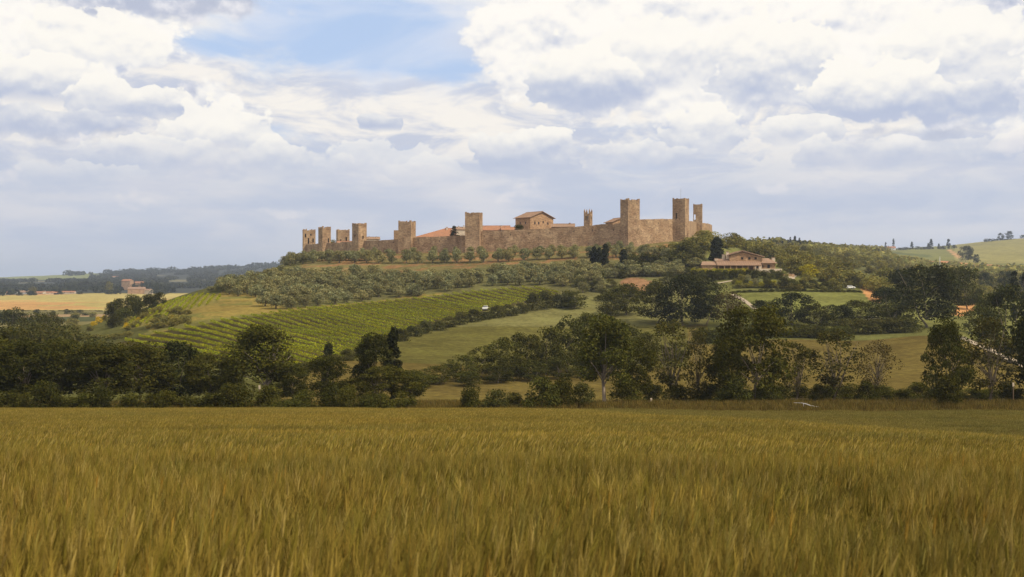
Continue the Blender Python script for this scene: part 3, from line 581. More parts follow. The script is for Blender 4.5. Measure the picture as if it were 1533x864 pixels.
# middle distance
MIDT = [
 ('mid', 'grey green tree left of the big dark oak, at the edge of the green meadow', 985, 352, 420, 66), ('dark', 'big dark oak with pale forked limbs below the olive grove', 1022, 344, 412, 92),
 ('dark', 'dark oak touching the right side of the big dark oak', 1058, 346, 420, 66), ('brown', 'half-bare grey tree with a pale stem right of the dark oaks', 1090, 338, 430, 60),
 ('mid', 'tree behind the reddish earth mound, left of the oaks', 938, 372, 424, 64), ('mid', 'low dark tree directly below the reddish earth mound', 912, 366, 438, 56), ('mid', 'round tree at the right end of the vineyard hedge', 860, 392, 437, 46),
 ('dark', 'dark tree in front of the lawn, left of its pair', 1142, 332, 450, 62), ('dark', 'dark tree standing before the middle of the lawn', 1186, 334, 438, 74), ('mid', 'low tree right of the dark tree before the lawn', 1222, 330, 452, 56),
 ('dark', 'dark tree below the right part of the lawn', 1252, 336, 455, 58), ('mid', 'round tree below the orange dirt track', 1284, 344, 449, 60), ('dark', 'dark tree left of the biggest dark tree on the right', 1328, 352, 432, 70),
 ('dark', 'tree with a high dark crown behind the biggest dark tree on the right', 1352, 420, 404, 74), ('dark', 'biggest dark tree on the right, black underneath', 1388, 336, 392, 104), ('mid', 'tree just right of the thin white mast', 1428, 470, 400, 60),
 ('mid', 'tree with a yellowish top right of the white mast', 1448, 440, 400, 58), ('mid', 'low tree between the two patches of orange earth', 1340, 330, 455, 74), ('mid', 'tree below the orange earth patch near the right edge', 1468, 300, 455, 60),
 ('dark', 'big black-green pine at the right edge of the photo', 1512, 262, 428, 92), ('dark', 'dark tree behind the right edge of the photo', 1560, 250, 440, 80), ('mid', 'tree left of the pine at the right edge', 1486, 330, 440, 50)]
for k, lb, px, Y, yt, w in MIDT: ptree(k, 'oak_tree' if 'oak' in lb else 'pine_tree' if 'pine' in lb else 'half_bare_tree' if 'bare' in lb else 'broadleaf_tree', lb, 'tree', px, Y, yt, w)
bushes('bush', [(x, 318, 478+random.uniform(-4, 3), 46) for x in range(1265, 1385, 24)], 'bush', 'rounded bush of the hedge below the parked cars', 'bush', 'hedge below the cars')
bushes('darkbush', [(x, 305, 490+random.uniform(-5, 4), 50) for x in range(1050, 1260, 26)], 'bush', 'dark bush along the top of the golden field on the right', 'bush', 'hedge above the golden field')
# hedge along the foot of the vineyard
hv = [(430, 556), (455, 552), (478, 547), (500, 541), (520, 535), (540, 529), (560, 521), (580, 513), (600, 506), (618, 499), (636, 494), (655, 490), (672, 485), (690, 481), (708, 477), (726, 474), (744, 471), (762, 468), (780, 464), (798, 460), (816, 458), (834, 456), (850, 455)]
for i, (px, py) in enumerate(hv):
    x, y, z = ground(px, py+5, 200); h = (13+random.uniform(0, 8)+(8 if px > 780 else 0))/F*y
    tree('bush', 'hedge_bush', 'bush of the ragged hedge along the lower edge of the vineyard', 'bush', (x, y, z-.2), h, 30/F*y, 'vineyard hedge')
# --- olives
def gtree(kind, name, label, cat, px, foot, ytop, wpx, group=None, ymin=200):
    x, y, z = ground(px, foot, ymin); return tree(kind, name, label, cat, (x, y, z-.15), (foot-ytop)/F*y+.15, wpx/F*y, group)
def gbushes(kind, lst, name, label, cat, group):
    for px, foot, yt, w in lst: gtree(kind, name, label, cat, px, foot, yt, w, group)
def olive(px, Y, hpx, wpx, label, group, kind='olive'):
    x, y, z = at(px, Y); tree(kind, 'olive_tree', label, 'olive tree', (x, y, z-.1), hpx/F*Y, wpx/F*Y, group)
n_ol = 0
for i, px in enumerate(np.arange(432, 1000, 19.5)):                     # two neat rows under the wall
    Y = np.interp(px, [432, 560, 700, 850, 1000], [556, 531, 518, 508, 500]); olive(px+random.uniform(-3, 3), Y, 19+random.uniform(-2, 3), 18, 'olive tree of the lower neat row on the red soil below the castle', 'lower neat olive row')
for i, px in enumerate(np.arange(440, 1010, 17.5)):
    if random.random() < .22: continue
    Y = np.interp(px, [432, 560, 700, 850, 1000], [572, 552, 537, 522, 518]); olive(px+random.uniform(-4, 4), Y, 14+random.uniform(-3, 3), 13, 'smaller olive tree of the upper row against the castle wall', 'upper olive row')
for i, px in enumerate(np.arange(426, 560, 8)): olive(px, np.interp(px, [426, 560], [568, 540]), 15, 17, 'olive tree of the closed row below the left towers', 'closed olive row')
def grove(poly, step, lab, grp, h=18, w=20, kind='olive', Y0=360, Y1=560, keep=.9, mx=400):
    n = 0
    for Y in np.arange(Y0, Y1, step):
        for X in np.arange(-260, 220, step):
            x = X+random.uniform(-1, 1)*step*.22+(step/2 if int(Y/step) % 2 else 0); y = Y+random.uniform(-1, 1)*step*.22
            px = 766.5+F*x/y; z = Hs(x, y); py = rowof(z, y)
            if random.random() > keep or n >= mx or not inpoly(np.array([px]), np.array([py]), poly)[0]: continue
            f = random.uniform(.85, 1.15); tree(kind, 'olive_tree', lab, 'olive tree', (x, y, z-.1), h*f/F*y, w*f/F*y, grp); n += 1
    return n
n1 = grove([(312, 440), (345, 431), (400, 420), (440, 416), (520, 415), (640, 419), (640, 442), (560, 452), (480, 458), (400, 466), (380, 446)], 7.0, 'olive tree of the dense grove on the slope above the vineyard, left part', 'olive grove left', 19, 22, keep=.96)
n2 = grove([(640, 419), (700, 415), (760, 408), (860, 403), (900, 410), (900, 440), (850, 438), (820, 430), (760, 428), (700, 434), (645, 441)], 6.6, 'olive tree of the loose grove above the right half of the vineyard', 'olive grove right', 18, 21, keep=.9)
n3 = grove([(860, 404), (980, 400), (1060, 398), (1000, 412), (960, 418), (900, 418)], 6.5, 'grey green olive tree on the slope below the two cypress clumps', 'olives below the cypress clumps', 15, 22, keep=.8)
# clumps on the castle slope
for px, ft, yt, w, lb in [(889, 405, 369, 12, 'leftmost dark cypress of the clump below the castle wall'), (897, 406, 372, 11, 'middle cypress of the clump below the castle wall'), (906, 405, 365, 12, 'rightmost cypress of the clump below the castle wall'), (933, 404, 374, 15, 'dark cypress standing alone left of the dark round bushes')]:
    gtree('stout_cypress', 'cypress_tree', lb, 'cypress', px, ft, yt, w, None, 300)
gbushes('darkbush', [(948, 404, 381, 34), (966, 404, 379, 38), (982, 403, 383, 26)], 'bush', 'dark round bush on the slope between the lone cypress and the brown bush', 'bush', 'dark slope bushes')
gbushes('bush', [(1026, 399, 363, 54), (1006, 398, 374, 36), (1044, 398, 370, 30)], 'bush', 'big brownish round bush below the right-hand castle towers', 'bush', 'brown slope bushes')
bushes('wood', [(1045, 520, 352, 44), (1062, 540, 346, 34), (1030, 515, 360, 40), (1010, 510, 364, 34), (1068, 530, 356, 36), (1055, 585, 345, 30), (992, 505, 368, 30), (1082, 560, 366, 40)], 'slope_shrub', 'light green tall shrub at the right foot of the castle', 'shrub', 'shrubs at the right foot of the castle')
gtree('dense_conifer', 'conifer_tree', 'large dark conifer standing left of the villa', 'conifer', 1073, 391, 356, 27, None, 300)
# wood behind and right of the villa
for lo, hi, Y0, Y1, yt0, yt1, hp, n, lb, grp in [
    (1085, 1260, 560, 640, 0, 0, 19, 26, 'tree of the olive green wood behind the villa', 'wood behind the villa'),
    (1090, 1330, 680, 900, 0, 0, 12, 40, 'small tree of the wooded ridge right of the castle', 'wooded ridge right of the castle'),
    (1180, 1470, 440, 560, 0, 0, 23, 38, 'tree of the wood on the right above the lawn', 'wood above the lawn'),
    (1230, 1560, 600, 1000, 0, 0, 14, 60, 'small tree of the wooded slope below the far green hill', 'wooded slope below the far hill')]:
    for i in range(n):
        px = lo+(hi-lo)*(i+random.random())/n; Y = random.uniform(Y0, Y1); x, y, z = at(px, Y)
        f = random.uniform(.75, 1.3); tree('wood', 'broadleaf_tree', lb, 'tree', (x, y, z-.3), hp*f/F*Y, hp*1.35*f/F*Y, grp)
for px, yt in ((1152, 357.5), (1163, 357), (1170, 358.5)): ptree('conifer', 'conifer_tree', 'tiny dark conifer on the ridge skyline behind the villa', 'conifer', px, 1180, yt-2, 8, 'skyline conifers behind the villa')
for px, Y, yt, w in ((1183, 1180, 354, 4), (1190, 1180, 353, 5), (1197, 1180, 355, 4)): ptree('cypress', 'cypress_tree', 'tiny dark cypress on the ridge skyline right of the villa', 'cypress', px, Y, yt, w, 'skyline cypresses right of the villa')
bushes('farbush', [(x, 1190, 361+random.uniform(-1.5, 1), 14) for x in range(1160, 1212, 6)], 'far_tree', 'tiny round tree of the dark clump on the ridge right of the villa', 'tree', 'dark clump on the ridge')
# garden
for i, px in enumerate(np.arange(866, 1048, 11)): gtree('olive' if i % 3 else 'bush', 'hedge_tree', 'grey green tree of the long hedge line below the cypress clump and dark bushes', 'tree', px, np.interp(px, [866, 960, 1048], [421, 414, 412])+random.uniform(-1, 1), np.interp(px, [866, 960, 1048], [406, 401, 398])+random.uniform(-2, 2), 19, 'long hedge line on the slope', 300)
for px, ft, yt, w in ((905, 450, 432, 30), (925, 452, 430, 34), (948, 452, 432, 30), (890, 436, 421, 24), (980, 440, 420, 30), (868, 430, 416, 22), (915, 432, 418, 24), (1000, 425, 408, 28), (1040, 432, 412, 34), (1062, 436, 418, 30), (1075, 420, 408, 24)):
    gtree('olivewood', 'slope_tree', 'rounded tree on the slope between the long hedge line and the green meadow', 'tree', px, ft, yt, w, 'slope trees', 300)
for i in range(46):
    px = random.uniform(1096, 1292); py = random.uniform(421, 436); f = random.uniform(.6, 1.3)
    gtree(random.choice(['wood', 'bush', 'wood', 'olive']), 'garden_shrub', 'small shrub of the planted bank above the lawn', 'shrub', px, py, py-9*f, 11*f, 'planted bank', 300)
gtree('yellow', 'garden_tree', 'bright yellow-green tree beside the pale driveway of the villa', 'tree', 1212, 419, 394, 32)
gtree('wood', 'garden_tree', 'round light green tree just right of the villa wing', 'tree', 1172, 402, 386, 22)
for px, py in ((1106, 430), (1123, 431), (1140, 432), (1158, 430)):
    x, y, z = ground(px, py, 300); tree('yellow', 'garden_shrub', 'clipped round shrub with a light top in the garden bed below the villa hedge', 'shrub', (x, y, z-.1), 11/F*y, 10/F*y, 'round garden shrubs')
gbushes('bush', [(1172, 432, 415, 24), (1186, 433, 418, 22), (1200, 433, 420, 22), (1216, 432, 419, 20), (1236, 434, 422, 24), (1255, 434, 424, 20), (1150, 432, 419, 20)], 'garden_shrub', 'green shrub on the bank between the driveway and the lawn', 'shrub', 'bank shrubs')
bushes('darkbush', [(1040+i*11.5, 452, 404+random.uniform(-1, 1), 20) for i in range(12)], 'hedge_bush', 'dark bush of the tall hedge under the villa terrace', 'bush', 'villa hedge')
bushes('yellow', [(1040+i*9.5, 460, 400.5+random.uniform(-.6, .6), 13) for i in range(9)], 'hedge_bush', 'yellow-green low bush along the villa terrace', 'bush', 'light villa hedge')
bushes('wood', [(1105+i*13, 428, 425+random.uniform(-2, 2), 17) for i in range(8)], 'garden_shrub', 'olive green shrub of the rough bank above the lawn', 'shrub', 'rough bank shrubs')
gbushes('bush', [(1098+i*8.2, np.interp(i, [0, 10, 23], [438.5, 436.5, 438]), np.interp(i, [0, 10, 23], [438.5, 436.5, 438])-random.uniform(2.5, 4.5), 12) for i in range(24)], 'low_hedge', 'piece of the low clipped hedge along the top of the lawn', 'hedge', 'low hedge above the lawn')
# broom and scrub at the left toe of the hill
gbushes('darkbush', [(166, 478, 452, 26), (180, 474, 447, 34), (200, 468, 442, 38), (222, 462, 440, 34), (240, 456, 438, 26), (186, 484, 462, 34), (172, 490, 470, 26), (210, 474, 452, 30)], 'thicket_tree', 'dark round tree of the thicket at the left toe of the hill', 'tree', 'thicket at the left toe')
gbushes('gorse', [(148, 484, 474, 13), (155, 480, 472, 9), (258, 479, 472, 12), (266, 477, 472, 8), (222, 492, 485, 9), (206, 483, 475, 9), (190, 492, 483, 11), (216, 478, 470, 9), (140, 488, 481, 11), (228, 488, 484, 7)], 'broom_bush', 'yellow flowering broom bush on the rough slope left of the vineyard', 'bush', 'flowering broom')
for i in range(46):
    px = random.uniform(105, 285); py = random.uniform(474, 512) if px < 200 else random.uniform(468, 492); f = random.uniform(.7, 1.3)
    gtree('wood', 'scrub_bush', 'olive scrub bush on the rough slope left of the vineyard', 'bush', px, py, py-8*f, 16*f, 'scrub on the left slope')
for px, Y, hp, w in ((316, 470, 9, 16), (326, 474, 10, 15), (338, 480, 10, 15), (350, 490, 11, 15), (362, 498, 11, 16), (374, 505, 11, 16), (386, 512, 12, 16), (398, 518, 11, 15), (410, 524, 11, 15), (421, 530, 11, 14)): olive(px, Y, hp, w, 'olive tree on the left skyline of the hill', 'skyline olives')
# ---------------------------------------------------------------- masonry
def panel(m, A, B, z0, z1, holes=(), depth=.5, mi=0, ztop=None, step=2.2):
    """upright wall face from A to B (xy), outside on the right-hand side seen from A to B; holes = (u0,u1,za,zb) with reveals"""
    A = Vector((A[0], A[1], 0)); B = Vector((B[0], B[1], 0)); D = B-A; Lg = D.length; D.normalize(); Nn = Vector((D.y, -D.x, 0))
    us = sorted(set([0, Lg]+[u for h in holes for u in h[:2]]+list(np.arange(step, Lg-.3, step)))); zs = sorted(set([z0, z1]+[z for h in holes for z in h[2:]]))
    P = lambda u, z, d=0: tuple(A+D*u-Nn*d+Vector((0, 0, z)))
    for u0, u1 in zip(us[:-1], us[1:]):
        for k, (a, b) in enumerate(zip(zs[:-1], zs[1:])):
            um, zm = (u0+u1)/2, (a+b)/2
            if any(h[0] < um < h[1] and h[2] < zm < h[3] for h in holes): continue
            b0 = b1 = b
            if ztop and k == len(zs)-2: b0, b1 = ztop(u0), ztop(u1)
            m.poly([P(u0, a), P(u1, a), P(u1, b1), P(u0, b0)], mi)
    for u0, u1, a, b in holes:
        m.poly([P(u0, a), P(u0, b), P(u0, b, depth), P(u0, a, depth)], mi); m.poly([P(u1, a), P(u1, a, depth), P(u1, b, depth), P(u1, b)], mi)
        m.poly([P(u0, a), P(u0, a, depth), P(u1, a, depth), P(u1, a)], mi); m.poly([P(u0, b), P(u1, b), P(u1, b, depth), P(u0, b, depth)], mi)
def tower(label, pxl, pxr, Y, a, top, base, holes=(), dark_back=True, open_rear=False, extra=None, seed=0):
    """square tower turned by a: its left face shows cos a, its right face sin a of its side"""
    a = radians(a); s = (pxr-pxl)/F*Y/(math.cos(a)+math.sin(a)); zt = (HZ-top)/F*Y; zb = (HZ-base)/F*Y
    xl = (pxl-766.5)/F*Y; cx = xl+s*math.cos(a)/2+s*math.sin(a)/2; cy = Y+s/2
    gz = min(Hs(cx+i*s/2, cy+j*s/2) for i in (-1, 1) for j in (-1, 1))-1.0; gz = min(gz, zb)
    e = tag(empty('castle_tower', (cx, cy, gz), -a), label, 'tower'); h = zt-gz; q = s/2; r = random.Random(seed+5)
    m = MB(); c = [(-q, -q), (q, -q), (q, q), (-q, q)]; hl = {0: [], 1: []}
    for face, fr, ra, rb, w in holes:                              # L / R face, fraction along it, rows of top and foot, width
        u = fr*s; hl[0 if face == 'L' else 1].append((u-w/2, u+w/2, (HZ-rb)/F*Y-gz, (HZ-ra)/F*Y-gz))
    hb = h-.9
    for i in range(4):
        if i >= 2 and open_rear: panel(m, c[i], c[(i+1) % 4], 0, h*.55); continue
        panel(m, c[i], c[(i+1) % 4], 0, hb, hl.get(i, []), .9 if dark_back else .7)
    if not open_rear: m.box(-q+.01, q-.01, -q+.01, q-.01, hb-.4, hb-.02)
    if dark_back is False:                                   # inner skin so that the shell has thickness
        t = .7
        for i in range(2):
            A, B = c[i], c[i+1]; k = (q-t)/q; hh = [(max(0, x0-t), x1-t, za, zb2) for x0, x1, za, zb2 in hl.get(i, [])]
            panel(m, (B[0]*k, B[1]*k), (A[0]*k, A[1]*k), 0, hb, [(2*(q-t)-x1, 2*(q-t)-x0, za, zb2) for x0, x1, za, zb2 in hh], .02)
    m.build('wall', STONE, e)
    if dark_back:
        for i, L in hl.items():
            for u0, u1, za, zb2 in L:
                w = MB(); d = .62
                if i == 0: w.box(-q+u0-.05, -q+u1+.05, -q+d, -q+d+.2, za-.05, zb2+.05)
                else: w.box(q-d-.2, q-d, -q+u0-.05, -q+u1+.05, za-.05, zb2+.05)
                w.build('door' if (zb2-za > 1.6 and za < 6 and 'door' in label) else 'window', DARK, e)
    p = MB(); t = .75                                            # worn parapet: uneven stones round the rim
    for i in range(4):
        if i >= 2 and open_rear: continue
        A, B = Vector((*c[i], 0)), Vector((*c[(i+1) % 4], 0)); D = (B-A).normalized(); Nn = Vector((D.y, -D.x, 0)); u = 0.0
        while u < s-.02:
            L = min(r.uniform(.5, 1.3), s-u); hh = .9+r.choice([-.75, -.5, -.1, 0, .15, .5])*r.random()
            if u == 0 or u+L > s-.05: hh = .9+.5*r.random()
            o = .03 if i % 2 else .0
            v = [A+D*u+Nn*.03, A+D*(u+L)+Nn*.03, A+D*(u+L)-Nn*t, A+D*u-Nn*t]; zz = hb+.003
            n0 = len(p.v); j = [r.uniform(-.08, .08) for _ in range(4)]
            p.v += [(x.x, x.y, zz) for x in v]+[(x.x, x.y, zz+hh+j[k]) for k, x in enumerate(v)]
            for f in ((4, 5, 6, 7), (0, 1, 5, 4), (1, 2, 6, 5), (2, 3, 7, 6), (3, 0, 4, 7)): p.f.append(tuple(n0+k for k in f)); p.m.append(0)
            u += L
    p.build('parapet', STONE, e)
    for i in range(2):                                            # putlog holes and a worn stone course, in relief
        b = MB(); zc = hb-.35
        A, B = c[i], c[i+1]
        if i == 0: b.box(-q-.05, q+.05, -q-.07, -q+.1, zc, zc+.22)
        else: b.box(q-.1, q+.07, -q+.09, q+.05, zc, zc+.22)
        b.build('stone_course', STONE, e)
    if extra: extra(e, s, h)
    return e
def aerial(e, s, h):
    m = MB(); m.tube([(0, 0, h-1), (0, 0, h+2.6), (.02, 0, h+5.4)], [.09, .06, .035], 6); m.tube([(-.5, 0, h+4.4), (.5, 0, h+4.4)], [.03, .03], 5); m.tube([(-.35, 0, h+3.8), (.35, 0, h+3.8)], [.03, .03], 5); m.build('aerial', METAL, e)
T = tower
T('leftmost castle tower with several small dark openings', 450, 472, 640, 76, 344, 386, [('R', .18, 350, 355.5, .8), ('R', .62, 350, 353, .8), ('R', .42, 356.5, 365, .75), ('R', .80, 357, 363, .8)], seed=1)
T('slim castle tower second from the left, its left face in shade', 475, 494.5, 612, 54, 340, 388, [('R', .72, 356.5, 363, .8)], seed=2)
T('half-hidden castle tower behind the wall, third from the left', 501, 523, 705, 74, 344, 366, [('R', .25, 358.5, 361.5, .9), ('R', .72, 355, 361, .9)], seed=3)
T('castle tower fourth from the left, turned corner-on to the viewer', 526, 548, 588, 44, 334.5, 387, [('L', .45, 351, 355, .8), ('R', .55, 353, 358, .9)], seed=4)
T('castle tower in the left middle with a bump on its worn top', 596, 621, 568, 15, 331.5, 380, [('R', .4, 348.5, 351, .7)], seed=5)
T('square castle tower left of the orange roofs, smooth level top', 696, 722, 552, 11, 318.5, 380, [], seed=6)
T('tallest castle tower with a shaded left face, right of the bell tower', 930, 958.5, 531, 62, 298.5, 366, [], seed=7)
T('castle tower with a thin aerial on top and an arched door at its foot', 1007.5, 1033.8, 550, 26, 297.5, 366, [('L', .30, 318.5, 327.5, .75), ('R', .52, 348.5, 354.5, 1.0)], extra=aerial, seed=8)
T('rightmost castle tower, sky showing through its window', 1038, 1053.5, 628, 14, 306, 350, [('L', .18, 321, 329, .95)], dark_back=False, open_rear=True, seed=9)
# small stair turret behind the left-middle tower
m = MB(); g = at(594.5, 600); m.box(-1.6, 1.6, -1.6, 1.6, -2, (HZ-345)/F*600-g[2]); tag(m.build('stair_turret', STONE, None, g), 'small turret peeping out left of the tower with the bumpy top', 'turret')
def curtain(label, pts, seed=0, thick=1.5):
    """pts: (px, distance, row of the top)"""
    r = random.Random(seed); P = []
    for (p0, y0, r0), (p1, y1, r1) in zip(pts[:-1], pts[1:]):
        A = Vector(((p0-766.5)/F*y0, y0, (HZ-r0)/F*y0)); B = Vector(((p1-766.5)/F*y1, y1, (HZ-r1)/F*y1)); n = max(1, int((B-A).length/1.4))
        P += [A.lerp(B, i/n) for i in range(n)]
    P.append(B); m = MB(); top = []
    for i, p in enumerate(P):
        d = P[min(i+1, len(P)-1)]-P[max(i-1, 0)]; d.z = 0; d.normalize(); nn = Vector((d.y, -d.x, 0))
        top.append((p, nn, p.z+r.choice([0, 0, 0, -.12, .1, -.3, .06])*r.random()*1.6, Hs(p.x, p.y)-2.0))
    for (p, n1, z1, g1), (q, n2, z2, g2) in zip(top[:-1], top[1:]):
        a, b = p-n1*0, q-n2*0; a2, b2 = p-n1*thick, q-n2*thick; v = lambda x, z: (x.x, x.y, z)
        zm1, zm2 = z1-.55, z2-.55; lo1, lo2 = (g1+z1)/2, (g2+z2)/2; k = .10
        m.poly([v(a+n1*k*3, g1), v(b+n2*k*3, g2), v(b+n2*k, lo2), v(a+n1*k, lo1)]); m.poly([v(a+n1*k, lo1), v(b+n2*k, lo2), v(b, z2), v(a, z1)])
        m.poly([v(a, z1), v(b, z2), v(q-n2*.5, z2), v(p-n1*.5, z1)]); m.poly([v(p-n1*.5, z1), v(q-n2*.5, z2), v(q-n2*.5, z2-1.1), v(p-n1*.5, z1-1.1)])
        m.poly([v(p-n1*.5, z1-1.1), v(q-n2*.5, z2-1.1), v(b2, z2-1.1), v(a2, z1-1.1)]); m.poly([v(a2, z1-1.1), v(b2, z2-1.1), v(b2, g2), v(a2, g1)])
    for p, nn, z, gz in (top[0], top[-1]): m.poly([(p.x, p.y, gz), (p.x-nn.x*thick, p.y-nn.y*thick, gz), (p.x-nn.x*thick, p.y-nn.y*thick, z-1.1), (p.x, p.y, z)])
    o = m.build('castle_wall', STONE); tag(o, label, 'wall')
    for k in range(3, len(top)-3, 7):                      # narrow loopholes
        p, nn, z, gz = top[k+r.randrange(-1, 2)]; d = Vector((-nn.y, nn.x, 0)); b = MB(); c = p+nn*.02; zz = z-1.9-r.random()
        for w, ht, dd in ((.16, .9, .05),): b.poly([tuple(c-d*w+nn*dd+Vector((0, 0, zz-c.z))), tuple(c+d*w+nn*dd+Vector((0, 0, zz-c.z))), tuple(c+d*w+nn*dd+Vector((0, 0, zz+ht-c.z))), tuple(c-d*w+nn*dd+Vector((0, 0, zz+ht-c.z)))])
        b.build('loophole', DARK, o)
    return o
curtain('short castle wall between the two leftmost towers', [(455, 643, 366), (480, 616, 364.5)], 1)
curtain('dark castle wall between the second tower and the corner-on tower', [(488, 613, 363.8), (534, 592, 361)], 2)
curtain('dark castle wall between the corner-on tower and the bumpy-topped tower', [(543, 590, 360.5), (570, 580, 359.8), (602, 572, 358)], 3)
curtain('castle wall below the long orange roof', [(614, 570, 355.6), (650, 565, 354.6), (689, 560, 352.8)], 4)
curtain('narrow shaded return of the castle wall just left of the square tower', [(689.2, 560, 352.8), (691.5, 556, 352.6), (700, 555, 352.4)], 5)
curtain('longest castle wall, below the palace and the bell tower', [(716, 555, 346.6), (760, 551, 344.8), (810, 548, 342.8), (850, 545, 340.6), (892, 541, 336.6), (936, 535, 334)], 6)
curtain('castle wall between the two tallest towers', [(953, 536, 328.6), (980, 541, 328), (1012, 554, 328)], 7)
curtain('short castle wall left of the rightmost tower', [(1030, 556, 331), (1036, 590, 331.5), (1043, 630, 332)], 8)
curtain('end of the castle wall falling away right of the rightmost tower', [(1050, 634, 334), (1060, 648, 334.5), (1066, 672, 337)], 9)
curtain('far side of the castle wall, mostly hidden behind the roofs', [(1064, 674, 338), (1000, 760, 350), (850, 800, 358), (650, 790, 363), (518, 706, 362), (458, 646, 366)], 10)
# ---------------------------------------------------------------- houses
def house(name, label, loc, rz, L, W, hw, hr, wall=STONE2, roof=TILE, over=.5, hip=(0, 0), windows=(), chimneys=(), doors=(), cat='house', group=None, wall_parts=None, down=2.0):
    """ridge along local X; walls L by W, height hw, roof rise hr; hip = how far the ridge stops short of each end"""
    e = tag(empty(name, loc, rz), label, cat, group); l, w = L/2, W/2; m = MB()
    hx0, hx1 = hip
    for (A, B) in (((-l, -w), (l, -w)), ((l, -w), (l, w)), ((l, w), (-l, w)), ((-l, w), (-l, -w))): m.poly([(*A, -down), (*B, -down), (*B, hw), (*A, hw)])
    if hx1 == 0: m.poly([(l, -w, hw), (l, w, hw), (l, 0, hw+hr)])
    if hx0 == 0: m.poly([(-l, w, hw), (-l, -w, hw), (-l, 0, hw+hr)])
    m.build('wall', wall, e)
    r = MB(); s = hr/w; t = .22; ox = over; zo = hw-over*s
    E = [(-l-ox, -w-over, zo), (l+ox, -w-over, zo), (l+ox, w+over, zo), (-l-ox, w+over, zo)]; R0 = (-l-ox*(hx0 == 0)+hx0, 0, hw+hr); R1 = (l+ox*(hx1 == 0)-hx1, 0, hw+hr)
    up = lambda p, d: (p[0], p[1], p[2]+d)
    for d, fl in ((t+.02, 0), (.02, 1)):
        for f in ([E[0], E[1], R1, R0], [E[2], E[3], R0, R1], [E[1], E[2], R1], [E[3], E[0], R0]):
            if len(f) == 3 and ((f[0] == E[1] and hx1 == 0) or (f[0] == E[3] and hx0 == 0)): continue
            q = [up(p, d) for p in f]; r.poly(q[::-1] if fl else q)
    edge = [E[0], E[1]]+([R1] if hx1 == 0 else [])+[E[2], E[3]]+([R0] if hx0 == 0 else [])
    for a, b in zip(edge, edge[1:]+edge[:1]): r.poly([up(a, .02), up(b, .02), up(b, t+.02), up(a, t+.02)])
    ro = r.build('roof', roof, e)
    k = MB(); k.tube([up(R0, t+.06), up(R1, t+.06)], [.16, .16], 6); k.build('ridge_tiles', roof, ro)
    if L*W > 60:                                            # rows of barrel tiles in low relief, down both slopes
        tl = MB(); n = int(L/ .9)
        for i in range(n):
            x = -l+(i+.5)*L/n; f = 1.0
            if hx0 and x < -l+hx0: f = max(0, (x+l)/hx0)
            if hx1 and x > l-hx1: f = max(0, (l-x)/hx1)
            for sg in (-1, 1): tl.tube([(x, sg*(w+over*.95), zo+t+.02), (x, sg*(w+over)*(1-f*.98), zo+t+.02+(hr+over*s)*f*.98)], [.13, .13], 4, cap=False)
        tag(tl.build('tile_row', roof, ro), kind='stuff')
    for face, u, z, ww, wh in windows:                     # face: -Y 'F', +X 'R', -X 'L', +Y 'B'
        f = MB(); g = MB()
        def bx(mb, a0, a1, z0, z1, d0, d1):
            if face == 'F': mb.box(a0, a1, -w-d1, -w-d0, z0, z1)
            elif face == 'B': mb.box(a0, a1, w+d0, w+d1, z0, z1)
            elif face == 'R': mb.box(l+d0, l+d1, a0, a1, z0, z1)
            else: mb.box(-l-d1, -l-d0, a0, a1, z0, z1)
        bx(f, u-ww/2-.12, u+ww/2+.12, z-.12, z, .0, .12); bx(f, u-ww/2-.12, u+ww/2+.12, z+wh, z+wh+.14, .0, .09)
        bx(f, u-ww/2-.12, u-ww/2, z+.003, z+wh-.003, .0, .07); bx(f, u+ww/2, u+ww/2+.12, z+.003, z+wh-.003, .0, .07); bx(g, u-ww/2, u+ww/2, z+.003, z+wh-.003, -.1, .025)
        fo = f.build('window', wall, e); g.build('pane', GLASS, fo)
    for face, u, z, ww, wh in doors:
        f = MB()
        if face == 'F': f.box(u-ww/2, u+ww/2, -w-.05, -w+.1, z, z+wh)
        else: f.box(l-.1, l+.05, u-ww/2, u+ww/2, z, z+wh)
        f.build('door', WOODM, e)
    for x, y, hh, sz in chimneys:
        c = MB(); z0 = hw+hr*(1-abs(y)/w)-.5; c.box(x-sz/2, x+sz/2, y-sz/2, y+sz/2, z0, z0+hh); co_ = c.build('chimney', wall, ro)
        c = MB(); c.box(x-sz*.65, x+sz*.65, y-sz*.65, y+sz*.65, z0+hh+.002, z0+hh+.15); c.build('chimney_cap', roof, co_)
    return e
def hloc(px, Y, row): return ((px-766.5)/F*Y, Y, (HZ-row)/F*Y)
M5 = 590/F
# palace
house('castle_palace', 'large stone palace with a low orange gable roof behind the middle of the castle wall', hloc(800, 596, 346), -radians(50), 11.8, 16.0, (346-326.5)*M5, 3.0, STONE2, TILE2, .9,
      windows=[('R', -2.2, 3.2, .8, 1.3), ('R', .9, 3.9, .8, 1.2), ('R', 4.2, 3.2, .8, 1.3), ('R', -4.8, 3.2, .8, 1.3), ('F', -2, 3.3, .8, 1.2), ('F', 2.2, 3.3, .8, 1.2)], chimneys=[(2.5, 3.5, 1.4, .7)])
house('castle_house', 'long house with a sloping orange roof left of the square tower', hloc(662, 596, 366), radians(4), 28, 15, 3.6, 4.6, PLASTER, TILE, .6, hip=(15.5, 3), chimneys=[(2.5, -1.2, 1.9, .8), (5.2, -2.6, 1.9, .7)], windows=[('F', 4, 1.3, .8, 1.0), ('F', -2, 1.3, .8, 1.0)])
house('castle_house', 'low house with a bright orange roof right of the square tower', hloc(738, 588, 356), radians(-3), 17, 11, 3.6, 2.3, PLASTER, TILE, .5, chimneys=[(4.4, -1.4, 1.3, .6)])
house('castle_house', 'small orange roof showing left of the palace', hloc(762, 582, 355), radians(6), 8, 7, 3.5, 1.3, PLASTER, TILE, .4, chimneys=[(-1.8, -.5, 1.0, .5)])
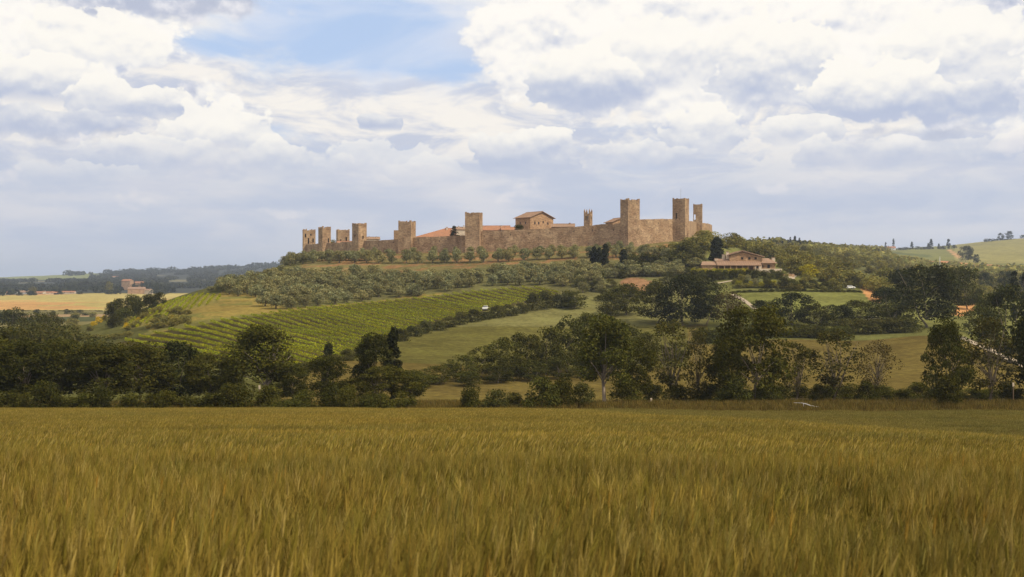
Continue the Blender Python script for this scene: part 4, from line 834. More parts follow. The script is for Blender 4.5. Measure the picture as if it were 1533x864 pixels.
house('castle_house', 'low roof with a stub chimney just right of the palace', hloc(843, 585, 352), radians(-4), 11.5, 8, 4.0, 1.5, STONE2, TILE2, .4, chimneys=[(3.4, -.6, 1.3, .7)])
house('castle_house', 'small gabled house just left of the tallest tower', hloc(924, 572, 348), -radians(64), 7, 9.5, 5.0, 1.9, STONE2, TILE2, .8, windows=[('R', 0, 3.2, .7, .9)])
house('castle_house', 'little white-walled house right of the corner-on tower', hloc(557, 612, 366), radians(5), 8, 6, 2.7, 1.0, PLASTER, TILE2, .3, chimneys=[(-1.5, -.8, 1.2, .6), (2.4, -.5, 1.0, .6)])
house('castle_house', 'tiny pale roof in front of the half-hidden tower', hloc(516, 640, 372), radians(-3), 8, 6, 3.0, .8, PLASTER, TILE, .3)
house('castle_house', 'chimneyed house end beside the dark tree inside the castle', hloc(690, 592, 354), radians(5), 5, 6, 3.4, 1.2, PLASTER, TILE2, .3, chimneys=[(-1.2, -1, 1.5, .6), (1.5, -1, 1.8, .6)])
g = hloc(680, 580, 356); tree('conifer', 'conifer_tree', 'dark bushy conifer inside the castle between the roofs', 'conifer', g, 6.2, 5.4)
g = hloc(499, 650, 374); tree('wood', 'castle_tree', 'green tree crown above the wall between two left towers', 'tree', g, 5.5, 4.8)
g = hloc(777, 572, 346); tree('darkbush', 'bush', 'small bush below the left face of the palace', 'bush', g, 3.2, 6)
# bell tower
def bell_tower():
    g = hloc(880.5, 596, 345); e = tag(empty('bell_tower', g, -radians(28)), 'slender bell tower with pointed pinnacles behind the longest castle wall', 'bell tower'); q = 1.72; h = (345-320)*596/F; m = MB()
    c = [(-q, -q), (q, -q), (q, q), (-q, q)]; wz = h-3.2
    for i in range(4): panel(m, c[i], c[(i+1) % 4], -3, h, [(.95, 1.55, wz, wz+1.9), (1.95, 2.55, wz, wz+1.9)], .45)
    m.box(-q+.5, q-.5, -q+.5, q-.5, -3, h-3.6); m.box(-q+.01, q-.01, -q+.01, q-.01, h-.3, h-.003); m.build('wall', STONE, e)
    for x, y in ((-1, -1), (1, -1), (1, 1), (-1, 1)):
        p = MB(); p.box(x*1.42-.32, x*1.42+.32, y*1.42-.32, y*1.42+.32, h, h+1.3); p.box(x*1.42-.3, x*1.42+.3, y*1.42-.3, y*1.42+.3, h+1.303, h+2.5, taper=.27); p.build('pinnacle', STONE, e)
    for x, y in ((0, -1), (1, 0), (0, 1), (-1, 0)):
        p = MB(); p.box(x*1.42-.22, x*1.42+.22, y*1.42-.22, y*1.42+.22, h, h+.9, taper=.08); p.build('battlement', STONE, e)
    p = MB(); p.tube([(0, 0, h-2.9), (0, 0, h-2.5), (0, 0, h-1.9), (0, 0, h-1.6)], [.5, .42, .3, .1], 10); p.build('bell', METAL, e)
bell_tower()
# ---------------------------------------------------------------- villa
def villa():
    Y = 480; k = Y/F; z0 = (HZ-404)*k; ox = (1117-766.5)*k
    e = tag(empty('villa', (ox, Y, z0)), 'sprawling stone villa with gabled centre and tiled porch, right of the castle', 'villa')
    X = lambda px: (px-1117)*k; Z = lambda row: (404-row)*k
    m = MB(); x0, x1, xa = X(1092), X(1141), X(1111)                 # gabled middle block, its gable to the viewer
    for P in ([(x0, 0, -2), (x1, 0, -2), (x1, 0, Z(385)), (xa, 0, Z(377)), (x0, 0, Z(383))], [(x1, 0, -2), (x1, 11, -2), (x1, 11, Z(385)), (x1, 0, Z(385))], [(x0, 11, -2), (x0, 0, -2), (x0, 0, Z(383)), (x0, 11, Z(383))], [(x1, 11, -2), (x0, 11, -2), (x0, 11, Z(383)), (xa, 11, Z(377)), (x1, 11, Z(385))]): m.poly(P)
    m.build('wall', STONE2, e)
    r = MB(); a, b, c = (x0-.8, Z(382.6)), (xa, Z(376.2)), (x1+.9, Z(385.4))
    for (p, q) in ((a, b), (b, c)):
        for d in (0, .28): r.poly([(p[0], -.9, p[1]+d), (q[0], -.9, q[1]+d), (q[0], 11.8, q[1]+d), (p[0], 11.8, p[1]+d)])
        r.poly([(p[0], -.9, p[1]), (q[0], -.9, q[1]), (q[0], -.9, q[1]+.28), (p[0], -.9, p[1]+.28)]); r.poly([(p[0], 11.8, p[1]), (q[0], 11.8, q[1]), (q[0], 11.8, q[1]+.28), (p[0], 11.8, p[1]+.28)])
    for p in (a, c): r.poly([(p[0], -.9, p[1]), (p[0], 11.8, p[1]), (p[0], 11.8, p[1]+.28), (p[0], -.9, p[1]+.28)])
    ro = r.build('roof', TILE2, e)
    tl = MB()
    for i in range(13):
        y = -.7+i*1.02
        for p, q in ((a, b), (b, c)): tl.tube([(p[0], y, p[1]+.3), (q[0], y, q[1]+.3)], [.13, .13], 4, cap=False)
    tag(tl.build('tile_row', TILE2, ro), kind='stuff')
    def win(px, row, w=1.0, h=.9, y=0.0, nm='window'):
        f = MB(); x = X(px); z = Z(row); f.box(x-w/2-.12, x+w/2+.12, y-.10, y+.02, z-.12, z); f.box(x-w/2-.12, x+w/2+.12, y-.08, y+.02, z+h, z+h+.14); f.box(x-w/2-.12, x-w/2, y-.06, y+.02, z+.003, z+h-.003); f.box(x+w/2, x+w/2+.12, y-.06, y+.02, z+.003, z+h-.003)
        fo = f.build(nm, STONE2, e); g2 = MB(); g2.box(x-w/2, x+w/2, y-.025, y+.05, z+.003, z+h-.003); g2.build('pane', GLASS, fo)
    for px in (1111.2, 1121.8, 1131.2): win(px, 388.6, 1.0, .95)
    # porch: long lean-to roof on posts, wing behind its left half
    pr = MB(); A, B, yb, yf = X(1071), X(1137), 0.0, -4.2
    for d in (0, .2): pr.poly([(A, yf, Z(398)+d), (B, yf, Z(398)+d), (B, yb, Z(391.6)+d), (A, yb, Z(391.6)+d)])
    pr.poly([(A, yf, Z(398)), (B, yf, Z(398)), (B, yf, Z(398)+.2), (A, yf, Z(398)+.2)]); pr.poly([(B, yf, Z(398)), (B, yb, Z(391.6)), (B, yb, Z(391.6)+.2), (B, yf, Z(398)+.2)]); pr.poly([(A, yf, Z(398)), (A, yb, Z(391.6)), (A, yb, Z(391.6)+.2), (A, yf, Z(398)+.2)])
    po = pr.build('porch_roof', TILE2, e); tl = MB()
    for i in range(20): x = A+.4+i*(B-A-.8)/19; tl.tube([(x, yf, Z(398)+.22), (x, yb-.05, Z(391.6)+.22)], [.12, .12], 4, cap=False)
    tag(tl.build('tile_row', TILE2, po), kind='stuff')
    for px in (1073, 1082, 1091, 1100, 1109, 1117, 1126):
        p = MB(); x = X(px); p.box(x-.16, x+.16, yf+.25, yf+.57, -.6, Z(398.2)); p.build('post', STONE2, e)
    p = MB(); p.box(X(1127.5), X(1137)-.02, yf+.3, -.01, -.6, Z(398.6)); p.build('porch_end_room', PLASTER, e); win(1131, 402.4, .9, 1.1, yf+.3)
    # low left wing
    w = MB(); w.box(X(1049.5), X(1070.5), -2.8, 5, -2, Z(397.4)); w.box(X(1070.6), X(1091.5), .4, 6, -2, Z(390.8)); w.build('low_wing', STONE2, e)
    l = MB(); A, B = X(1047.5), X(1071)-.02; zf, zm = Z(397.6), Z(392.0)
    for d in (0, .2): l.poly([(A, -3.3, zf+d), (B, -3.3, zf+d), (B, 1.2, zm+d), (A+1.2, 1.2, zm+d)]); l.poly([(A+1.2, 1.2, zm+d), (B, 1.2, zm+d), (B, 5.6, zf+d), (A, 5.6, zf+d)])
    for y in (-3.3,): l.poly([(A, y, zf), (B, y, zf), (B, y, zf+.2), (A, y, zf+.2)])
    A2, B2 = X(1071)+.01, X(1092)-.03
    for d in (0, .2): l.poly([(A2, .0, Z(391.0)+d), (B2, .0, Z(391.0)+d), (B2, 3.2, Z(387.6)+d), (A2, 3.2, Z(387.6)+d)]); l.poly([(A2, 3.2, Z(387.6)+d), (B2, 3.2, Z(387.6)+d), (B2, 6.6, Z(391)+d), (A2, 6.6, Z(391)+d)])
    l.build('wing_roof', TILE2, e)
    # right wing with hipped roof
    w = MB(); w.box(X(1137.6), X(1161), .5, 8, -2, Z(394.2)); w.build('right_wing', STONE2, e)
    l = MB(); a, b, f, bk = X(1136), X(1163.5), -.4, 8.8; ra, rb, zr, ze = X(1141), X(1154), Z(387.0), Z(394.4)
    for d in (0, .22):
        l.poly([(a, f, ze+d), (b, f, ze+d), (rb, 4.2, zr+d), (ra, 4.2, zr+d)]); l.poly([(b, f, ze+d), (b, bk, ze+d), (rb, 4.2, zr+d)]); l.poly([(b, bk, ze+d), (a, bk, ze+d), (ra, 4.2, zr+d), (rb, 4.2, zr+d)]); l.poly([(a, bk, ze+d), (a, f, ze+d), (ra, 4.2, zr+d)])
    for p, q in (((a, f), (b, f)), ((b, f), (b, bk))): l.poly([(*p, ze), (*q, ze), (*q, ze+.22), (*p, ze+.22)])
    l.build('wing_roof', TILE2, e)
    win(1141.5, 400.6, 1.0, 1.1, .5); win(1151, 401.6, 1.1, 1.5, .5)
    for px, y, r0, r1, s in ((1090, 1.5, 377, 388, .55), (1084.5, 2.5, 381, 390, .5), (1072.5, 1.0, 387, 394, .55), (1160, 3.0, 385.5, 396, .6), (1158.5, 6, 388, 394, .4)):
        c = MB(); x = X(px); c.box(x-s, x+s, y-s, y+s, Z(r1), Z(r0)); co_ = c.build('chimney', PLASTER, e); c = MB(); c.box(x-s*1.25, x+s*1.25, y-s*1.25, y+s*1.25, Z(r0)+.002, Z(r0)+.16); c.build('chimney_cap', TILE2, co_)
    t = MB(); t.box(X(1132), X(1166), -5.4, -5.0, -2.0, Z(404)+.35); t.build('terrace_wall', PLASTER, e)
villa()
m = MB(); x, y, z = at(1180, 470); m.box(-6, 6, -.2, .2, -1, .9); tag(m.build('garden_wall', STONE2, None, (x-3.5, y, z)), 'low brown garden wall running right from the villa wing', 'wall')
# ---------------------------------------------------------------- far buildings
def far_house(px, Y, row_eave, wpx, label, wall=PLASTER, roof=TILE, rz=.2, depth=8, hw=None, rise=1.6, group=None, hip=(0, 0)):
    x, y, z = at(px, Y); zt = (HZ-row_eave)/F*Y; L = wpx/F*Y; hw = max(2.5, zt-z)
    return house('farmhouse', label, (x, y, z), rz, L, depth, hw, rise, wall, roof, .5, hip, windows=[('F', -L*.25, hw*.45, 1.0, 1.2), ('F', L*.22, hw*.45, 1.0, 1.2)], chimneys=[(L*.2, 1.0, 1.6, .8)], group=group)
VH = 1820
for px, Y, ev, w, lb, wl, rf, rz in [
    (12, 1880, 441.5, 6, 'tiny house at the left end of the village below the purple hills', PLASTER, TILE, .2), (21.5, 1880, 440.5, 8, 'white village house second from the left below the purple hills', WHITE, TILE, -.3),
    (38, 1850, 441.0, 9, 'pale village house left of the bright orange roof', WHITE, TILE2, .1), (57, VH, 442.2, 11, 'village house with the brightest orange roof at the top of the golden field', TILE2, TILE, .5),
    (66, 1840, 440.8, 6, 'small pale house end touching the bright orange roof', PLASTER, TILE, -.6), (76, VH, 440.2, 12, 'village house with a red roof and a black open side', PLASTER, TILE, .15),
    (84, 1800, 441.6, 4, 'small black-fronted shed right of the red-roofed house', DARK, TILE, 0.0), (103, 1840, 438.6, 19, 'long low farm shed with a pink roof at the top of the golden field', PLASTER, TILE, .05),
    (46, 1900, 436.0, 8, 'small grey-roofed house in the trees behind the village', WHITE, TILE2, .3), (34, 1920, 436.8, 7, 'grey-roofed house behind the pale village house', PLASTER, TILE2, .3)]:
    far_house(px, Y, ev, w, lb, wl, rf, rz, 9)
far_house(191, 2020, 420.5, 14, 'tall hilltop farmhouse with a red roof, left of the farm ruin', STONE2, TILE, -.25, 12, rise=2.5); far_house(209, 2040, 423.5, 12, 'lower red-roofed wing right of the tall hilltop farmhouse', STONE2, TILE, .1, 10, rise=2)
far_house(205, 1800, 432.5, 24, 'wide stone farm building below the hilltop farmhouse', STONE2, TILE2, .12, 14, rise=2.5); far_house(223, 1790, 434.5, 9, 'small yellowish farm building right of the wide stone one', PLASTER, TILE2, -.4, 9)
far_house(173, 3600, 414.5, 9, 'tiny pink house on the slope of the purple hill', PLASTER, TILE, .2, 14)
bushes('farbush', [(x, 1770, 437+random.uniform(-1.5, 1.5), 10) for x in (3, 28, 31, 44, 48, 52, 91, 120)], 'far_tree', 'small dark tree between the village houses', 'tree', 'village trees')
bushes('farbush', [(x, 1880+random.uniform(-20, 20), 424+random.uniform(-1, 3), 11) for x in (200, 206, 213, 219, 226, 234, 240)]+[(x, 1750, 434, 12) for x in (228, 238, 246, 160, 168, 175)], 'far_tree', 'dark tree around the hilltop farm', 'tree', 'trees round the hilltop farm')
ptree('wood', 'far_tree', 'green tree left of the hilltop farm at the end of the golden field', 'tree', 163, 1760, 422, 14); ptree('wood', 'far_tree', 'tall green tree in the middle of the village', 'tree', 49.5, 1780, 429, 12)
bushes('farbush', [(55, 940, 463, 12), (80, 950, 466, 10), (101, 930, 463, 13), (118, 960, 464, 18), (112, 800, 472, 12), (70, 760, 474, 12), (30, 760, 470, 30), (10, 700, 468, 34), (52, 730, 472, 24), (-10, 720, 470, 34), (128, 900, 468, 16)], 'far_tree', 'dark tree of the low ground below the golden field', 'tree', 'trees below the golden field')
bushes('farbush', [(x+random.uniform(-2, 2), 1010+random.uniform(-15, 15), 464.5, 11) for x in range(-20, 160, 9)], 'far_tree', 'low dark hedge tree along the foot of the golden field', 'tree', 'hedge at the foot of the golden field')
# right-hand far hill
far_house(1325.5, 2250, 372.5, 7, 'pale house left of the far twin-gabled house on the right ridge', PLASTER, TILE, .2, 12, rise=2.5); far_house(1334, 2230, 371.5, 12, 'white far house with an orange roof between two cypresses on the right ridge', WHITE, TILE, -.15, 12, rise=3)
for px, yt, w, lb in ((1326, 362.5, 3.2, 'smaller cypress behind the far white house'), (1337.6, 356.5, 4, 'taller cypress behind the far white house'), (1420, 357.5, 5.5, 'cypress standing apart on the ridge above the earth track')): ptree('cypress', 'cypress_tree', lb, 'cypress', px, 2290, yt, w)
for px, yt, w, lb in ((1365, 362, 7, 'narrow dark conifer on the ridge right of the far white house'), (1390, 364, 8, 'left dark conifer of the pair on the far ridge'), (1394, 358, 9, 'right taller dark conifer of the pair on the far ridge'), (1405.5, 364.5, 6, 'small dark conifer left of the cypress standing apart')): ptree('conifer', 'conifer_tree', lb, 'conifer', px, 2270, yt, w)
bushes('farbush', [(1348, 2240, 371, 14), (1356, 2230, 370, 14), (1318, 2240, 371, 9), (1374, 2290, 369, 12), (1383, 2280, 370, 12), (1412, 2290, 368, 10), (1428, 2400, 367, 10)], 'far_tree', 'small dark tree along the far right ridge', 'tree', 'trees on the far right ridge')
ptree('dark', 'far_tree', 'round grey-green tree beside the earth track on the far right hill', 'tree', 1446, 1560, 367, 24); ptree('farbush', 'far_tree', 'small tree right of the round tree on the far right hill', 'tree', 1461, 1520, 381, 12)
ptree('dark', 'far_tree', 'left one of two trees on the right skyline', 'tree', 1498, 2560, 349, 10); ptree('dark', 'far_tree', 'right, larger one of two trees on the right skyline', 'tree', 1511, 2560, 346, 13); ptree('farbush', 'far_tree', 'bush at the right end of the skyline', 'tree', 1531, 2560, 352, 10)
bushes('farbush', [(x, 2560, 357.5, 9) for x in range(1476, 1530, 6)], 'far_tree', 'low dark bush of the hedge on the right skyline', 'bush', 'hedge on the right skyline')
bushes('dark', [(1505, 700, 404, 26), (1545, 690, 400, 34), (1475, 720, 408, 26)], 'broadleaf_tree', 'dark tree on the low ground below the far right hill', 'tree', 'dark trees below the far right hill')
ptree('cypress', 'cypress_tree', 'dark cypress near the right edge above the black-green pine', 'cypress', 1519, 400, 402, 15); ptree('cypress', 'cypress_tree', 'cypress cut by the right edge of the photo', 'cypress', 1535, 400, 405, 13)
# far woods on the left ridge, one mass
def woods(name, pts, hgt, wid, col, n_per=26, leaf=.35):
    r = np.random.default_rng(5); cs = []; rs = []
    for x, y, z in pts: f = r.uniform(.55, 1.35); cs.append((x, y, z+hgt*.42*f)); rs.append(wid*.5*f)
    v, f, t = leaves(np.array(cs), np.array(rs), n_per, wid*leaf*.5, r, flat=hgt/wid); return tag(link(name, mesh_np(name, v, f, ML[col], col=t)), kind='stuff')
def wpts(n, pa, pb, Ya, Yb, seed, cond=None):
    r = np.random.default_rng(seed); o = []
    while len(o) < n:
        px = r.uniform(pa, pb); Y = math.exp(r.uniform(math.log(Ya), math.log(Yb))); x, y, z = at(px, Y)
        if cond and not cond(px, Y, rowof(z, Y)): 
            continue
        o.append((x, y, z))
    return o
woods('hill_woods', wpts(4200, -60, 470, 2300, 5500, 3, lambda px, Y, row: not (px < 135 and row < 420) and fbm(np.array([px/30.]), np.array([Y/600.]), 8)[0] < .60), 8, 15, 'dark', 22)
woods('valley_woods', wpts(240, -60, 260, 1830, 2300, 4, lambda px, Y, row: not 180 < px < 230), 7, 12, 'dark', 30)
woods('ridge_woods', wpts(700, 1085, 1330, 1150, 2400, 6), 9, 14, 'wood', 24)
woods('slope_woods', wpts(420, 1200, 1560, 1000, 1330, 7), 7, 12, 'wood', 26)
sk = [(x, random.uniform(3600, 4400)) for x in np.arange(300, 432, 3.2) if random.random() < .75]
woods('skyline_woods', [at(px, 4600+random.uniform(-150, 250)) for px in np.concatenate([np.arange(160, 262, 2.6), np.arange(285, 355, 2.2), np.arange(370, 430, 3.2), np.arange(100, 125, 2)])], 17, 26, 'dark', 30)
# ---------------------------------------------------------------- vineyard: every row a thing
def vine_rows(poly, p0, p1, spacing, label, name, group, h=1.05, dens=24, leaf=.15, ylo=230, yhi=470):
    A = Vector(ground(*p0, 200)); B = Vector(ground(*p1, 200)); d = (B-A); d.z = 0; d.normalize(); s = Vector((-d.y, d.x, 0)); r = np.random.default_rng(11)
    n = 0
    for k in range(-120, 121):
        o = A+s*k*spacing; t = np.arange(-160, 160, .5); X = o.x+d.x*t; Y = o.y+d.y*t
        ok = (Y > ylo) & (Y < yhi); X, Y = X[ok], Y[ok]
        if len(X) < 4: continue
        Z = H(X, Y); px = 766.5+F*X/Y; py = HZ-Z/Y*F; ins = inpoly(px, py, poly)
        if ins.sum() < 10: continue
        q = np.flatnonzero(ins); runs = np.split(q, np.flatnonzero(np.diff(q) > 8)+1); q = max(runs, key=len)
        if len(q) < 10: continue
        X, Y, Z = X[q[0]:q[-1]+1], Y[q[0]:q[-1]+1], Z[q[0]:q[-1]+1]; m_ = int(len(X)*.5*dens); i = r.integers(0, len(X), m_); j = fbm(X/3+k*3.1, Y/3, 5, 2)[i]
        c = np.stack([X[i]+r.normal(size=m_)*.20, Y[i]+r.normal(size=m_)*.20, Z[i]+.30+(h-.30)*r.random(m_)**.8*(.8+.35*j)], 1)
        v, f, tt = leaves(c, np.full(m_, .16), 1, leaf, r, tintvar=.4)
        tag(link(name, mesh_np(name, v, f, ML['vine'], col=tt)), label, 'vine row', group); n += 1
    return n
nv1 = vine_rows(VINE1, (460, 485.6), (524, 503), 3.9, 'leafy yellow-green vine row of the big vineyard below the olive grove', 'vine_row', 'vine rows of the big vineyard')
nv2 = vine_rows(VINE2, (262, 452), (240, 474), 2.6, 'short vine row of the small upper vineyard at the left end of the hill', 'vine_row', 'vine rows of the upper left vineyard', ylo=300, yhi=520)
# ---------------------------------------------------------------- wheat
def mat_wheat(A=(.270, .184, .038), B=(.196, .150, .037)):
    m, nt = newmat('wheat'); b = NB(nt); t = b.attr(); p = b.pos()
    n1 = b.noise(b.vscale(p, (.35, 1, 0)), .16, 5, .6); n2 = b.noise(b.vscale(p, (1, 1, 0)), .55, 3, .6)
    rnd = b.n('ShaderNodeObjectInfo').outputs['Random']
    c = b.mix(b.rng(n1, .38, .62), A, B); c = b.mix(b.rng(n2, .5, .75, 0, .4), c, (.225, .140, .045))
    c = b.mix(1.0, c, t, 'MULTIPLY'); c = b.mulc(c, b.rng(rnd, 0, 1, .82, 1.18))
    d = b.n('ShaderNodeBsdfDiffuse'); b.L.new(c, d.inputs[0]); tr = b.n('ShaderNodeBsdfTranslucent'); b.L.new(c, tr.inputs[0])
    mx = b.n('ShaderNodeMixShader'); mx.inputs[0].default_value = .25; b.L.new(d.outputs[0], mx.inputs[1]); b.L.new(tr.outputs[0], mx.inputs[2])
    o = b.n('ShaderNodeOutputMaterial'); b.L.new(mx.outputs[0], o.inputs[0]); return m
WHEAT = mat_wheat(); WHEATG = mat_wheat((.190, .145, .036), (.155, .128, .034))
def wheat_tuft(seed, n, size, detail=True, mat=None):
    r = np.random.default_rng(seed); V = []; Fc = []; T = []
    def quadstrip(P, W, side, tint):
        k = len(V)
        for p, w in zip(P, W): V.append(p-side*w); V.append(p+side*w); T.append(tint); T.append(tint)
        for i in range(len(P)-1): Fc.append((k+2*i, k+2*i+1, k+2*i+3, k+2*i+2))
    for i in range(n):
        x, y = (r.random(2)-.5)*size; h = .80*(.80+.32*r.random()); lean = np.array([.05+.06*r.normal(), .05*r.normal()]); a = r.random()*math.pi; side = np.array([math.cos(a), math.sin(a)*.6, 0]); side = side/np.linalg.norm(side)
        bend = .5+r.random()
        P = [np.array([x+lean[0]*t**2*bend, y+lean[1]*t**2, h*t]) for t in (0, .45, .8, 1)]
        g = r.random(); green = np.array([.62, .70, .56]) if g < .38 else (np.array([1.15, 1.0, .8]) if g > .98 else np.array([.85, .88, .85])); green = green*(.62+.45*r.random())
        ripe = green*np.array([1.75, 1.70, 1.60]) if r.random() < .80 else green*np.array([2.3, 2.3, 2.9])
        quadstrip(P if detail else P[::3], [.0022, .002, .002, .0016] if detail else [.003, .003], side, green)
        d = P[3]-P[2]; d = d/np.linalg.norm(d); el = .085*(.8+.5*r.random()); droop = np.array([.35+.3*r.random(), .2*r.normal(), -.25*r.random()]) * .5
        if detail:
            k = len(V); side2 = np.cross(d, side); w = .0062
            rings = [(0, .35), (.2, 1), (.6, .95), (1, .25)]
            for q, ww in rings:
                c = P[3]+(d*q+droop*q*q*.5)*el
                for t in range(4): an = t*math.pi/2; V.append(c+(side*math.cos(an)+side2*math.sin(an))*w*ww); T.append(ripe)
            for q in range(3):
                for t in range(4): Fc.append((k+q*4+t, k+q*4+(t+1) % 4, k+(q+1)*4+(t+1) % 4, k+(q+1)*4+t))
            for q in range(8):                         # awns
                c = P[3]+d*el*((.2+.10*q)); e2 = d+side*(.5 if q % 2 else -.5)*.5+side2*r.normal()*.25; quadstrip([c, c+e2*el*.85], [.0011, .0004], side2, ripe)
            for q in range(r.integers(0, 2)):            # blades
                z = h*(.3+.45*r.random()); b0 = np.array([x+lean[0]*(z/h)**2*bend, y, z]); an = r.random()*6.28; dr = np.array([math.cos(an), math.sin(an), 0]); L = .16+.12*r.random()
                quadstrip([b0, b0+dr*L*.35+np.array([0, 0, L*.55]), b0+dr*L*.75+np.array([0, 0, L*.62]), b0+dr*L+np.array([0, 0, L*.38])], [.003, .0055, .005, .001], np.array([-dr[1], dr[0], 0]), green*np.array([.8, 1.0, .8]))
        else:
            c = P[3]; e2 = c+(d+droop)*el*1.25; quadstrip([c, (c+e2)/2, e2], [.004, .009, .002], side, ripe)
            if r.random() < .6:
                z = h*.55; an = r.random()*6.28; dr = np.array([math.cos(an), math.sin(an), 0]); b0 = np.array([x, y, z]); quadstrip([b0, b0+dr*.12+np.array([0, 0, .13])], [.009, .003], np.array([-dr[1], dr[0], 0]), green)
    return mesh_np('wheat_tuft', np.array(V), np.array(Fc), mat or WHEAT, col=np.array(T))
def gn_scatter(name, P, rot, scl, meshes):
    me = bpy.data.meshes.new(name); me.vertices.add(len(P)); me.vertices.foreach_set('co', np.asarray(P, np.float32).ravel())
    for nm, tp, arr in (('rot', 'FLOAT', rot), ('scl', 'FLOAT_VECTOR', scl), ('pick', 'INT', rng.integers(0, len(meshes), len(P)))):
        a = me.attributes.new(nm, tp, 'POINT'); a.data.foreach_set('vector' if tp == 'FLOAT_VECTOR' else 'value', np.asarray(arr).ravel().astype(np.int32 if tp == 'INT' else np.float32))
    o = link(name, me); ng = bpy.data.node_groups.new(name+'_nodes', 'GeometryNodeTree')
    ng.interface.new_socket('Geometry', in_out='INPUT', socket_type='NodeSocketGeometry'); ng.interface.new_socket('Geometry', in_out='OUTPUT', socket_type='NodeSocketGeometry')
    gi = ng.nodes.new('NodeGroupInput'); go = ng.nodes.new('NodeGroupOutput'); L = ng.links
    g2i = ng.nodes.new('GeometryNodeGeometryToInstance')
    for m_ in meshes:
        ob = bpy.data.objects.new('wheat_tuft', m_); oi = ng.nodes.new('GeometryNodeObjectInfo'); oi.inputs['Object'].default_value = ob; oi.inputs['As Instance'].default_value = True; L.new(oi.outputs['Geometry'], g2i.inputs[0])
    iop = ng.nodes.new('GeometryNodeInstanceOnPoints'); L.new(gi.outputs[0], iop.inputs['Points']); L.new(g2i.outputs[0], iop.inputs['Instance']); iop.inputs['Pick Instance'].default_value = True
    def na(nm, tp):
        n = ng.nodes.new('GeometryNodeInputNamedAttribute'); n.data_type = tp; n.inputs['Name'].default_value = nm; return n.outputs['Attribute']
    L.new(na('pick', 'INT'), iop.inputs['Instance Index']); cx = ng.nodes.new('ShaderNodeCombineXYZ'); L.new(na('rot', 'FLOAT'), cx.inputs[2]); L.new(cx.outputs[0], iop.inputs['Rotation']); L.new(na('scl', 'FLOAT_VECTOR'), iop.inputs['Scale'])
    L.new(iop.outputs[0], go.inputs[0]); md = o.modifiers.new('scatter', 'NODES'); md.node_group = ng
    return o
def wheat_field():
    near = [wheat_tuft(200+i, 64, .62) for i in range(8)]; mid = [wheat_tuft(300+i, 80, .8, False) for i in range(6)]; green = [wheat_tuft(320+i, 80, .8, False, WHEATG) for i in range(4)]
    def pts(Ya, Yb, step, over=1.3):
        P = []
        y = Ya
        while y < Yb:
            hw = .47*y+1.6+y*.08; x = np.arange(-hw, hw, step); n = len(x); xx = x+(rng.random(n)-.5)*step*.9; yy = y+(rng.random(n)-.5)*step*.9; P.append(np.stack([xx, yy], 1)); y += step
        P = np.concatenate(P); P = P[P[:, 1] < 127.6+1.0*np.sin(P[:, 0]/7)]
        return P
    def place(P, meshes, name, tilt=0):
        X, Y = P[:, 0], P[:, 1]; z = H(X, Y); n = len(X)
        big = fbm(X/6.0, Y/2.2, 13, 3); lod = fbm(X/12.0, Y/1.8, 17, 3)
        sz = 1+.24*(big-.5)-.30*np.clip((lod-.54)*7, 0, 1)*np.clip(Y/25, 0, 1)-.42*np.clip((fbm(X*1.1, Y*.7, 23, 3)-.60)*9, 0, 1)*np.clip((13-Y)/5, 0, 1)+.08*(rng.random(n)-.5)
        sxy = .9+.25*rng.random(n)
        a = (rng.random(n)-.5)*.9
        o = gn_scatter(name, np.stack([X, Y, z-.02], 1), a, np.stack([sxy, sxy, sz], 1), meshes); tag(o, kind='stuff'); return n
    n1 = place(pts(1.3, 15, .31), near, 'wheat'); P = pts(15, 128, .52); px = 766.5+F*P[:, 0]/P[:, 1]; g = P[:, 1] > np.interp(px, [840, 900, 1050, 1150, 1300, 1400, 1533], [130, 112, 68, 66, 64, 62, 56])
    n2 = place(P[~g], mid, 'wheat_farther'); n3 = place(P[g], green, 'greener_wheat')
    return n1, n2+n3
nw1, nw2 = wheat_field()
# rough grass on the verge between field and trees
def grass_tuft(seed, n=26, h=.7, w=.03, size=1.0):
    r = np.random.default_rng(seed); V = []; Fc = []; T = []
    for i in range(n):
        b0 = np.array([*(r.random(2)-.5)*size, 0]); a = r.random()*6.28; s = np.array([math.cos(a), math.sin(a), 0])*w; l = np.array([r.normal()*.25, r.normal()*.25, 1])*h*(.5+.8*r.random()); k = len(V); t = np.array([1, 1, 1])*(.6+.8*r.random())*np.array([1+.3*(r.random()-.3), 1, .9])
        V += [b0-s, b0+s, b0+l*.6+s*.7+np.array([.05, 0, 0]), b0+l*.6-s*.7+np.array([.05, 0, 0]), b0+l, b0+l*1.02]; T += [t]*6; Fc += [(k, k+1, k+2, k+3), (k+3, k+2, k+5, k+4)]
    return mesh_np('grass_tuft', np.array(V), np.array(Fc), ML['scrub'], col=np.array(T))
g = rng.random((5200, 2)); Yg = 128.2+g[:, 0]*24; Xg = (g[:, 1]-.5)*2*(.50*Yg+8)
o = gn_scatter('verge_grass', np.stack([Xg, Yg, H(Xg, Yg)], 1), rng.random(len(Xg))*6.28, np.stack([np.full(len(Xg), 1.0)]*2+[.4+1.1*fbm(Xg/5, Yg/3, 4)], 1), [grass_tuft(400+i) for i in range(4)]); tag(o, kind='stuff')
